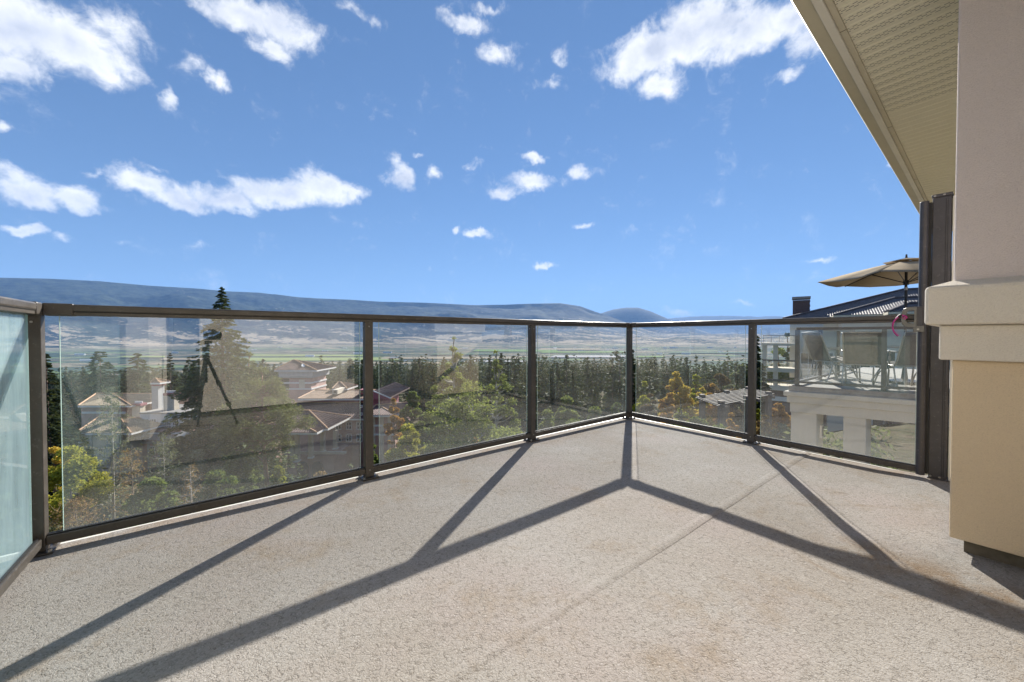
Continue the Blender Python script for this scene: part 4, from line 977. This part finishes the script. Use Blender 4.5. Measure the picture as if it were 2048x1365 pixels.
# ------------------------------------------------------------ valley: scattered white farm buildings
fr_ = random.Random(3)
proto = None
spots = [(1185,679,3900),(1150,692,3500),(1330,694,3300),(1345,692,3350),(1318,708,2800),(1372,708,2760),(1350,681,4100),(1420,694,3300),(870,704,2900),(775,706,2950),(620,713,2600),
         (790,716,2500),(812,722,2300),(350,706,3000),(420,700,3200),(270,714,2600),(160,710,2800),(180,722,2300),(690,690,3700),(715,708,2800),(560,690,3700),(240,684,4200),(1110,688,3600),
         (1215,700,3100),(1230,690,3500),(1470,690,3500),(1440,704,2900),(930,694,3300),(1195,698,3150),(1385,686,3900),(330,690,3800),(460,706,3000),(508,700,3200),(650,703,3050),(1290,699,3150),(1160,703,3000)]
for i, (x, y, D) in enumerate(spots):
    if proto is None:
        proto = bpy.data.objects.new('farm_building', None); link(proto)
        B('wall', M['farm_white'], proto, (-16, 16, -6, 6, -2, 5)); mb = MB(); mb.prism([(-17, -7, 5), (-17, 7, 5), (-17, 0, 9)], (34, 0, 0)); mb.build('roof', M['farm_white'], proto); o = proto
    else:
        o = proto.copy(); link(o)
        for ch_ in proto.children: c2 = ch_.copy(); link(c2, o)
    p = pz(x, y, -147.); 
    if p.y > 4600 or p.y < 0: p = pt(x, y, 4200)
    zz = gz(p.x, p.y); o.location = (p.x, p.y, zz); o.rotation_euler = (0, 0, fr_.uniform(-.5, .5)); s_ = fr_.uniform(.7, 1.8); o.scale = (s_*fr_.uniform(.6, 1.5), s_*.8, s_*.8)
    tag(o, 'tiny white farm building far off on the valley floor', 'building', 'farm buildings on the valley floor')
# ------------------------------------------------------------ vegetation
rng = np.random.default_rng(11)
def rhombs(P, U_, s, asp=.5, rng=rng):
    N = len(P); U_ = U_ / (np.linalg.norm(U_, axis=1, keepdims=True)+1e-9); W = rng.normal(size=(N, 3)); Vv = np.cross(U_, W); Vv /= (np.linalg.norm(Vv, axis=1, keepdims=True)+1e-9)
    s = np.asarray(s).reshape(-1, 1); V4 = np.stack([P+U_*s, P+Vv*s*asp, P-U_*s, P-Vv*s*asp], 1).reshape(-1, 3)
    return V4, np.arange(4*N).reshape(N, 4)
def conifer_leaves(h, rb, nwh, nbr, npb, leaf, rng, base=.08, droop=.28, power=.85, asp=.42, jag=.25):
    Ps = []; Us = []; Ss = []
    for i in range(nwh):
        f = base + (1-base)*(i/nwh); z = h*f; Rr = rb*(1-f)**power*rng.uniform(1-jag, 1+jag*.6)+.02*h*(1-f)
        n = max(3, int(nbr*(.45+.55*(1-f)))); ang = rng.uniform(0, 6.283, n); rl = Rr*rng.uniform(.62, 1.15, n)
        m = max(2, int(npb*(.25+.75*(1-f)))); t = np.sqrt(rng.uniform(.03, 1, (n, m)))
        d = np.stack([np.cos(ang), np.sin(ang)], -1); side = np.stack([-d[:, 1], d[:, 0]], -1)
        lat = rng.normal(0, .17, (n, m))*rl[:, None]*(1.15-t); rad = t*rl[:, None]
        x = d[:, :1]*rad+side[:, :1]*lat; y = d[:, 1:]*rad+side[:, 1:]*lat
        zz = z + h/nwh*rng.uniform(-.5, .5, (n, 1)) - droop*rad*t + droop*.35*rad*t**3 + rng.normal(0, .035, (n, m))*rl[:, None] - np.abs(lat)*.3
        Ps.append(np.stack([x, y, zz], -1).reshape(-1, 3))
        u = np.stack([d[:, :1]+side[:, :1]*lat*2/(rl[:, None]+.01), d[:, 1:]+side[:, 1:]*lat*2/(rl[:, None]+.01), -droop*t+rng.normal(0, .25, (n, m))], -1)
        u[..., 0] = (d[:, :1]*np.ones_like(t))+side[:, :1]*np.sign(lat)*.8; u[..., 1] = (d[:, 1:]*np.ones_like(t))+side[:, 1:]*np.sign(lat)*.8
        Us.append(u.reshape(-1, 3)); Ss.append(np.full(n*m, leaf)*rng.uniform(.6, 1.35, n*m)*(.55+.45*(1-f)))
    P = np.concatenate(Ps); U_ = np.concatenate(Us); s = np.concatenate(Ss)
    return rhombs(P, U_, s, asp, rng)
def tree_thing(name, label, cat, loc, group=None): return thing(name, label, cat, loc, 0, group)
def conifer(name, label, px, ptop, D, wpx, leafm, bark='bark', nwh=34, nbr=9, npb=16, leaf=.16, base=.08, group=None, cat='tree', seed=1, droop=.28, power=.85, sink=.5):
    rg = np.random.default_rng(seed); top = pt(px, ptop, D); g = gz(top.x, top.y)-sink; h = top.z-g; rb = wpx/2/FPX*D
    t = tree_thing(name, label, cat, (top.x, top.y, g), group)
    V_, F_ = conifer_leaves(h, rb, nwh, nbr, npb, leaf, rg, base, droop, power); npmesh('crown', V_, F_, leafm, t)
    mb = MB().tube([(0, 0, 0), (.05, 0, h*.5), (0, 0, h*.98)], [h*.014+.03, h*.008+.02, .008], 8)
    for i in range(int(nwh*1.6)):
        f = base+(1-base)*rg.uniform(0, .95); a = rg.uniform(0, 6.28); Rr = rb*(1-f)**power*.75; z = h*f
        mb.tube([(0, 0, z), (Rr*.5*math.cos(a), Rr*.5*math.sin(a), z-droop*Rr*.2), (Rr*math.cos(a), Rr*math.sin(a), z-droop*Rr*.6)], [.012+.03*(1-f), .01, .004], 4, False)
    mb.build('trunk', M[bark], t, smooth=True); return t
def leafy(name, label, px, ptop, D, wpx, leafm, bark='bark', n=9000, leaf=.10, cb=.3, clumps=26, cr=.26, group=None, cat='tree', seed=1, sink=.4, asp=.55, shape=1.0, ybot=None, trunk_r=None, fill=.35, lean=(0, 0), limbs=True):
    """broad-leaved tree or shrub: cb = crown bottom as a share of the height, clumps of leaves round real limbs"""
    rg = np.random.default_rng(seed); top = pt(px, ptop, D); g = gz(top.x, top.y)-sink; h = max(.6, top.z-g); rb = wpx/2/FPX*D
    t = tree_thing(name, label, cat, (top.x, top.y, g), group); zc = h*(cb+1)/2; hz_ = h*(1-cb)/2
    C = []
    while len(C) < clumps:
        v = rg.normal(size=3); v /= np.linalg.norm(v); r = rg.uniform(fill, 1)**.6
        taper = 1 - .45*shape*max(0, v[2])
        C.append((v[0]*rb*.84*r*taper+lean[0]*v[2], v[1]*rb*.84*r*taper, zc+v[2]*hz_*.86*r))
    C = np.array(C); C[0] = (lean[0], 0, h*.95); rc = cr*rb*rg.uniform(.55, 1.3, clumps)*(1-.6*min(1, max(0, shape-.8))*np.clip((C[:, 2]-zc)/hz_, 0, 1))
    w_ = rc**2/np.sum(rc**2); k = rg.choice(clumps, n, p=w_); v = rg.normal(size=(n, 3)); v /= np.linalg.norm(v, axis=1, keepdims=True)
    rr = rg.uniform(.05, 1, n)**.5; P = C[k]+v*(rc[k]*rr)[:, None]*np.array([1.15, 1.15, .85]); P[:, 2] = np.minimum(P[:, 2], h*1.01)
    V_, F_ = rhombs(P, rg.normal(size=(n, 3))*np.array([1, 1, .7]), leaf*rg.uniform(.5, 1.2, n), asp, rg); npmesh('crown', V_, F_, leafm, t)
    tr = trunk_r or h*.016+.02; mb = MB().tube([(0, 0, 0), (.06*rb, .03*rb, h*cb*.6), (lean[0]*.4, 0, h*(cb+.25*(1-cb))), (lean[0]*.8, 0, h*.86)], [tr, tr*.8, tr*.55, tr*.12], 8)
    if limbs:
        for c in C:
            z0 = max(h*cb*.55, min(c[2]-abs(c[0])*.5, h*.8)); s = Vector((lean[0]*.4*(z0/h), 0, z0)); e = Vector(c); mid = s.lerp(e, .5)+Vector(rg.normal(0, rb*.06, 3))
            mb.tube([s, mid, e], [tr*.38, tr*.22, tr*.06], 5, False)
            for q in range(3):
                e2 = e+Vector(rg.normal(0, 1, 3)).normalized()*rc[0]*.8; mb.tube([mid.lerp(e, .5), e2], [tr*.12, tr*.03], 3, False)
    mb.build('trunk', M[bark], t, smooth=True); return t
def bare(name, label, px, ptop, D, wpx, bark='bark_grey', leafm=None, n=0, leaf=.06, cb=.15, seed=1, nb=34, cat='tree', group=None, up=.35):
    rg = np.random.default_rng(seed); top = pt(px, ptop, D); g = gz(top.x, top.y)-.4; h = top.z-g; rb = wpx/2/FPX*D
    t = tree_thing(name, label, cat, (top.x, top.y, g), group); mb = MB().tube([(0, 0, 0), (.04, .02, h*.5), (0, 0, h)], [.055+h*.004, .035, .006], 7); tips = []
    for i in range(nb):
        f = cb+(1-cb)*i/nb; a = i*2.4+rg.uniform(-.4, .4); Rr = rb*(1-f)**.6*rg.uniform(.6, 1.1)+.1; z = h*f; d = Vector((math.cos(a), math.sin(a), 0))
        p1 = Vector((0, 0, z))+d*Rr*.5+Vector((0, 0, up*Rr*.25)); p2 = Vector((0, 0, z))+d*Rr+Vector((0, 0, up*Rr)); mb.tube([(0, 0, z), p1, p2], [.018, .011, .003], 4, False)
        for q in range(8):
            s = Vector((0, 0, z)).lerp(p1, rg.uniform(.3, 1)) if q < 3 else p1.lerp(p2, rg.uniform(0, .9)); e = s+Vector(rg.normal(0, .24*Rr, 3))+d*.12*Rr; mb.tube([s, e], [.007, .002], 3, False); tips += [s, e, s.lerp(e, .5)]
    mb.build('trunk', M[bark], t, smooth=True)
    if leafm is not None:
        T_ = np.array(tips); k = rg.integers(0, len(T_), n); P = T_[k]+rg.normal(0, .07, (n, 3)); V_, F_ = rhombs(P, rg.normal(size=(n, 3)), leaf*rg.uniform(.5, 1.2, n), .45, rg); npmesh('crown', V_, F_, leafm, t)
    return t

# --- the dense conifer forest: 300 single trees, then a mass further off
prot = []
for i in range(7):
    rg = np.random.default_rng(40+i); h = 18.; rb = [2.6, 3.3, 2.2, 3.0, 3.7, 2.7, 2.4][i]
    V_, F_ = conifer_leaves(h, rb, 26, 9, 15, .60, rg, [.08, .3, .08, .2, .38, .06, .15][i], [.22, .05, .3, .12, -.12, .25, .2][i], [.8, .45, .95, .6, .34, .85, .7][i], .62, [.25, .5, .3, .4, .6, .3, .45][i])
    me = npmesh('crown', V_, F_, M['lf_forest'], False)
    tr = MB().tube([(0, 0, -2), (0, 0, 9), (0, 0, 17.6)], [.26, .16, .03], 6); tm = bpy.data.meshes.new('trunk'); tm.from_pydata(tr.v, [], tr.f); tm.materials.append(M['bark'])
    prot.append((me, tm))
def px_of(x, y): return 1024+FPX*x/y
fr = random.Random(21); placed = 0; pts_ = []
LAB = [('dark green conifer in the forest left of the hotel tower, far below the railing', 'forest conifers left of the tower'),
       ('dark green conifer in the forest between the hotel and the corner post', 'forest conifers behind the middle panes'),
       ('dark green conifer in the hazy forest beyond the pergola', 'forest conifers beyond the pergola')]
tries = 0
while placed < 300 and tries < 40000:
    tries += 1
    D = 62*math.exp(fr.random()*1.45); x = fr.uniform(-1.32, .74)*D; p = px_of(x, D)
    if D < 78 and (120 < p < 800): continue
    if p > 1480 and D < 100: continue
    if p > 1250 and D < 75: continue
    if any((x-a)**2+(D-b)**2 < (2.6+D*.012)**2 for a, b in pts_): continue
    g = gz(x, D); h = fr.uniform(12., 21.)
    # keep the tree tops under the skyline the photo shows for the wood
    lim = np.interp(p, [0, 90, 180, 250, 300, 380, 520, 640, 700, 760, 900, 1050, 1250, 1400, 1560], [700, 694, 704, 712, 716, 712, 716, 722, 716, 703, 700, 706, 706, 708, 700])
    zmax = EYE-(lim+fr.choice((-5, 0, 2, 6, 10, 16, 22, 28, 34))-671)/FPX*D
    if g+h > zmax: h = zmax-g
    if h < 9: 
        if fr.random() < .8: continue
        h = 9
    pts_.append((x, D)); me, tm = prot[fr.randrange(7)]; s = h/18.
    t = bpy.data.objects.new('conifer', None); link(t); t.location = (x, D, g); t.rotation_euler = (0, 0, fr.uniform(0, 6.28)); w_ = s*fr.uniform(.85, 1.25); t.scale = (w_, w_, s)
    li = 0 if p < 640 else (1 if p < 1262 else 2); tag(t, LAB[li][0], 'tree', LAB[li][1])
    link(bpy.data.objects.new('crown', me), t); link(bpy.data.objects.new('trunk', tm), t); placed += 1
# the mass
Vs = []; Fs = []; nb_ = 0; rg = np.random.default_rng(5)
sm = []
for i in range(6):
    V_, F_ = conifer_leaves(1., .17, 12, 6, 5, .068, np.random.default_rng(70+i), .1, .2, .75, .5, .3); sm.append((V_, F_))
N = 0
for _ in range(60000):
    D = 215*math.exp(rg.random()*1.75); x = rg.uniform(-1.45, 1.45)*D
    if N > 4200: break
    p = px_of(x, D); lim = 724 if p < 640 else 706
    if rg.random() > (300/D)**.3: continue
    g = gz(x, D); h = rg.uniform(11, 24); zmax = EYE-(lim+rg.uniform(-4, 22)-671)/FPX*D
    if g+h > zmax: h = zmax-g
    if h < 8: continue
    V_, F_ = sm[N % 6]; a = rg.uniform(0, 6.28); c, s = math.cos(a), math.sin(a)
    X = (V_[:, 0]*c-V_[:, 1]*s)*h*1.15+x; Y = (V_[:, 0]*s+V_[:, 1]*c)*h*1.15+D; Z = V_[:, 2]*h+g
    Vs.append(np.stack([X, Y, Z], -1)); Fs.append(F_+nb_); nb_ += len(V_); N += 1
o = npmesh('distant_forest', np.concatenate(Vs), np.concatenate(Fs), M['lf_forest']); o['kind'] = 'stuff'
print('forest', placed, N, nb_)

# --- trees one can tell apart
conifer('spruce', 'tall spruce whose tip pokes above the left railing', 443, 573, 33, 262, M['lf_spruce'], nwh=80, nbr=15, npb=80, leaf=.23, base=.10, seed=3, power=.84, droop=.30)
leafy('pine', 'long needled pine with reddish trunk in front of the hotel', 524, 726, 27, 200, M['lf_pine'], 'bark_pine', n=17000, leaf=.20, cb=.36, clumps=80, cr=.15, seed=5, asp=.14, shape=1.2, trunk_r=.19)
leafy('pine', 'dusty olive pine just left of the hotel tower roof', 498, 694, 40, 110, M['lf_pine'], 'bark_pine', n=8000, leaf=.28, cb=.2, clumps=50, cr=.18, seed=6, asp=.16, shape=1.6)
conifer('conifer', 'dark conifer at the far left edge beside the corner post', 92, 704, 40, 150, M['lf_dark'], nwh=48, nbr=13, npb=40, leaf=.34, seed=8)
conifer('conifer', 'broad green conifer behind the left hotel wing', 200, 700, 64, 170, M['lf_forest'], nwh=44, nbr=13, npb=46, leaf=.50, seed=9, power=.62)
conifer('conifer', 'second broad conifer right of the left hotel wing', 275, 704, 68, 150, M['lf_forest'], nwh=42, nbr=13, npb=46, leaf=.50, seed=10, power=.6)
conifer('conifer', 'dark conifer low at the left edge above the yellow maple', 96, 790, 27, 130, M['lf_dark'], nwh=38, nbr=13, npb=36, leaf=.25, seed=12)
conifer('conifer', 'narrow dark conifer right of the stair tower', 340, 704, 70, 80, M['lf_dark'], nwh=38, nbr=11, npb=30, leaf=.45, seed=13)
leafy('maple', 'yellow green maple at the lower left beside the corner post', 140, 893, 19, 145, M['lf_yg'], n=9000, leaf=.085, cb=.25, clumps=30, cr=.27, seed=14)
leafy('maple', 'golden leaved maple shoot at the very left, lit by the sun', 108, 890, 21, 48, M['lf_yel'], n=1600, leaf=.08, cb=.45, clumps=10, cr=.34, seed=15)
bare('shrub', 'orange brown shrub with thin twigs in the lower left corner', 150, 1000, 13.5, 150, 'dry_twig', M['lf_rust'], 3600, .04, .1, 16, 40, 'shrub')
bare('larch', 'thin bare larch with pale branches in front of the left hotel wing', 222, 775, 22, 120, 'bark_grey', M['lf_greygreen'], 3600, .06, .2, 17, 40)
bare('larch', 'thin bare larch in front of the hotel balconies', 326, 872, 20, 110, 'bark_grey', M['lf_greygreen'], 3200, .055, .1, 18, 36)
bare('tree', 'twiggy brown tree among the shrubs below the hotel porch', 262, 900, 18, 95, 'dry_twig', M['lf_rust'], 2200, .05, .1, 19, 34)
bare('tree', 'small bare tree with whitish stems near the long pane bottom', 380, 930, 16, 90, 'bark_grey', M['lf_rust'], 1200, .045, .1, 20, 30)
for i, (px, py, D, w_, mm, nm, lb) in enumerate([
    (300, 960, 17, 130, 'lf_green', 'shrub', 'dark green shrub below the two larches'), (430, 945, 19, 130, 'lf_green', 'shrub', 'green shrub left of the reddish pine trunk'),
    (395, 900, 24, 120, 'lf_greygreen', 'shrub', 'grey green shrub in front of the hotel middle wing'), (470, 905, 25, 110, 'lf_green', 'shrub', 'green bush right beside the pine stem'),
    (556, 930, 23, 64, 'lf_yg', 'shrub', 'bright yellow bush right of the pine trunk'), (640, 945, 20, 90, 'lf_rust', 'shrub', 'rusty seed headed shrub below the hotel porch'),
    (700, 925, 21, 70, 'lf_greygreen', 'shrub', 'grey green shrub left of the second railing post'), (745, 885, 24, 60, 'lf_green', 'shrub', 'leafy green shrub behind the second railing post'),
    (815, 850, 27, 110, 'lf_yg', 'tree', 'yellowing tree beside the right hotel pavilion'), (788, 790, 42, 46, 'lf_orange', 'tree', 'small orange tree by the hotel gable'),
    (825, 780, 48, 80, 'lf_green', 'tree', 'round green tree right of the orange one'), (880, 858, 21, 110, 'lf_green', 'shrub', 'light green shrub low in the second pane'),
    (948, 870, 18, 120, 'lf_orange', 'shrub', 'orange tinted shrub low in the second pane'), (1010, 850, 19, 90, 'lf_green', 'shrub', 'green shrub left of the third railing post'),
    (1095, 815, 22, 80, 'lf_birch', 'tree', 'light green young tree right of the third railing post'), (1135, 790, 26, 110, 'lf_birch', 'tree', 'soft green tree in the middle of the third pane'),
    (1190, 812, 23, 90, 'lf_birch', 'tree', 'pale green tree left of the corner post'), (1235, 800, 25, 70, 'lf_green', 'tree', 'dark green tree close to the corner post'),
    (1150, 842, 17, 150, 'lf_green', 'shrub', 'low green shrub along the deck edge in the third pane'), (1288, 755, 30, 60, 'lf_yg', 'tree', 'yellow green tree right beside the corner post'),
    (1300, 782, 27, 76, 'lf_plum', 'tree', 'plum leaved tree left of the golden tree'), (1352, 738, 29, 84, 'lf_yel', 'tree', 'golden yellow tree in the fourth pane'),
    (1392, 745, 32, 60, 'lf_yg', 'tree', 'olive yellow tree right of the golden one'), (1404, 770, 27, 48, 'lf_yel', 'tree', 'small golden tree at the left end of the pergola'),
    (1440, 745, 33, 100, 'lf_plum', 'tree', 'reddish brown tree above the pergola'), (1484, 725, 36, 90, 'lf_greygreen', 'tree', 'grey green tree left of the fifth railing post'),
    (1335, 765, 25, 50, 'lf_orange', 'tree', 'orange leaved tree between the plum tree and the golden tree'), (1425, 762, 28, 46, 'lf_orange', 'tree', 'orange leaved tree above the left end of the pergola'),
    (1360, 812, 21, 70, 'lf_yg', 'shrub', 'yellowish shrub beside the clipped cone'), (1390, 832, 16, 130, 'lf_green', 'shrub', 'broad green shrub below the pergola'),
    (1345, 846, 14, 90, 'lf_green', 'shrub', 'dark green shrub low beside the deck corner'), (1462, 822, 16.5, 48, 'lf_orange', 'shrub', 'orange flowering shrub under the pergola post'),
    (1440, 852, 13, 110, 'lf_green', 'shrub', 'glossy green shrub at the deck edge right of the corner'), (1556, 806, 25, 62, 'lf_orange', 'maple', 'orange red maple in front of the terrace column'),
    (1530, 830, 22, 50, 'lf_rust', 'shrub', 'rusty shrub behind the fifth railing post'), (1565, 850, 21, 60, 'lf_greygreen', 'shrub', 'grey green shrub beside the small lawn'),
    (1512, 800, 24, 26, 'lf_yg', 'shrub', 'yellow green shrub showing beside the fifth post')]):
    sz = .075+.0030*max(0, D-12); nl = int(min(15000, 2200+ (w_*D/FPX)**2*900/(sz/.1)))
    leafy(nm, lb, px, py, D, w_, M[mm], n=nl, leaf=sz, cb=.12 if nm == 'shrub' else .22, clumps=40, cr=.22, cat='shrub' if nm == 'shrub' else 'tree', seed=100+i, limbs=(i % 2 == 0 or mm in ('lf_yel', 'lf_plum')))
leafy('birch', 'tall airy pale leaved tree in the second pane', 908, 655, 22, 150, M['lf_birch'], 'bark_grey', n=11000, leaf=.08, cb=.22, clumps=80, cr=.15, seed=31, shape=2.1)
leafy('birch', 'airy pale leaved tree just left of the third railing post', 992, 686, 24, 130, M['lf_birch'], 'bark_grey', n=10000, leaf=.085, cb=.2, clumps=70, cr=.16, seed=32, shape=2.1)
leafy('birch', 'low spreading pale leaved tree under the two taller ones', 945, 760, 19, 240, M['lf_birch'], 'bark_grey', n=15000, leaf=.08, cb=.2, clumps=50, cr=.2, seed=33, shape=.8)
conifer('conifer', 'slim black green conifer directly behind the corner post', 1266, 698, 34, 40, M['lf_dark'], nwh=46, nbr=10, npb=24, leaf=.24, seed=34)
conifer('conifer', 'dark conifer above the golden tree in the fourth pane', 1392, 704, 62, 44, M['lf_dark'], nwh=34, nbr=8, npb=12, leaf=.3, seed=35)
conifer('conifer', 'sparse pine standing out of the wood left of the fifth post', 1456, 696, 60, 50, M['lf_forest'], nwh=24, nbr=6, npb=9, leaf=.34, seed=36, power=.5)
conifer('conifer', 'tall dark conifer behind the fifth railing post', 1513, 668, 34, 70, M['lf_dark'], nwh=50, nbr=12, npb=34, leaf=.28, seed=37, power=.6)
for i, (px, py, D, w_, lb) in enumerate([(1362, 794, 20.5, 20, 'clipped cone shaped cypress below the golden tree'), (1409, 787, 22, 20, 'clipped cone cypress at the left end of the pergola'), (1306, 808, 21, 18, 'small clipped cone cypress right of the corner post')]):
    conifer('cypress', lb, px, py, D, w_*1.6, M['lf_green'] if i == 5 else M['lf_forest'], nwh=44, nbr=16, npb=12, leaf=.07, seed=50+i, droop=-.15, power=.9, base=.02)
leafy('tree', 'leafy tree behind the balcony wing of the tiled house', 1575, 655, 52, 60, M['lf_forest'], n=5000, leaf=.2, cb=.2, seed=61)
leafy('tree', 'dark leafy tree showing between the balcony columns', 1556, 690, 46, 90, M['lf_green'], n=6000, leaf=.18, cb=.1, seed=62)
# lawn beside the far house and pale rocks
mb = MB(); 
for i in range(9):
    for j in range(7):
        x = 15.5+i*2.2; y = 24+j*1.4-i*.3; mb.v.append((x, y, gz(x, y)+.06))
for i in range(8):
    for j in range(6): q = i*7+j; mb.f.append((q, q+7, q+8, q+1))
mb.build('lawn', M['lawn'], kind='structure', smooth=True)
rg = np.random.default_rng(77)
# low growth hiding the bare slope: nobody could count it
Pn = []; rr_ = np.random.default_rng(9)
for _ in range(1500):
    D = 7+rr_.random()**.8*58; x = rr_.uniform(-1.45, 1.0)*D
    if 12 < x < 34 and 20 < D < 36: continue
    if D > 40 and -46 < x < -12: continue
    c = np.array([x, D, gz(x, D)]); r = rr_.uniform(.3, 1.0)*(.6+D*.016); n = 44
    v = rr_.normal(size=(n, 3)); v /= np.linalg.norm(v, axis=1, keepdims=True); Pn.append(c+v*r*rr_.uniform(.3, 1, (n, 1))*np.array([1, 1, .8])+np.array([0, 0, r*.5]))
Pn = np.concatenate(Pn); dd = Pn[:, 1]
V_, F_ = rhombs(Pn, rr_.normal(size=Pn.shape), (.07+.0042*dd)*rr_.uniform(.6, 1.3, len(Pn)), .5, rr_); o = npmesh('undergrowth', V_, F_, M['lf_greygreen']); o['kind'] = 'stuff'

# ------------------------------------------------------------ haze
hz = MB().box(-30000, 30000, -30000, 30000, -700, 1900).build('haze', bpy.data.materials.new('haze_air'), kind='stuff')
mt = hz.data.materials[0]; mt.use_nodes = True; t = NT(mt.node_tree); t.n.clear()
out = t.node('ShaderNodeOutputMaterial'); pv = t.node('ShaderNodeVolumePrincipled', ins={'Color': HAZE_COLOR, 'Density': HAZE_DENSITY, 'Anisotropy': 0.0})
t.l.new(pv.outputs[0], out.inputs['Volume'])
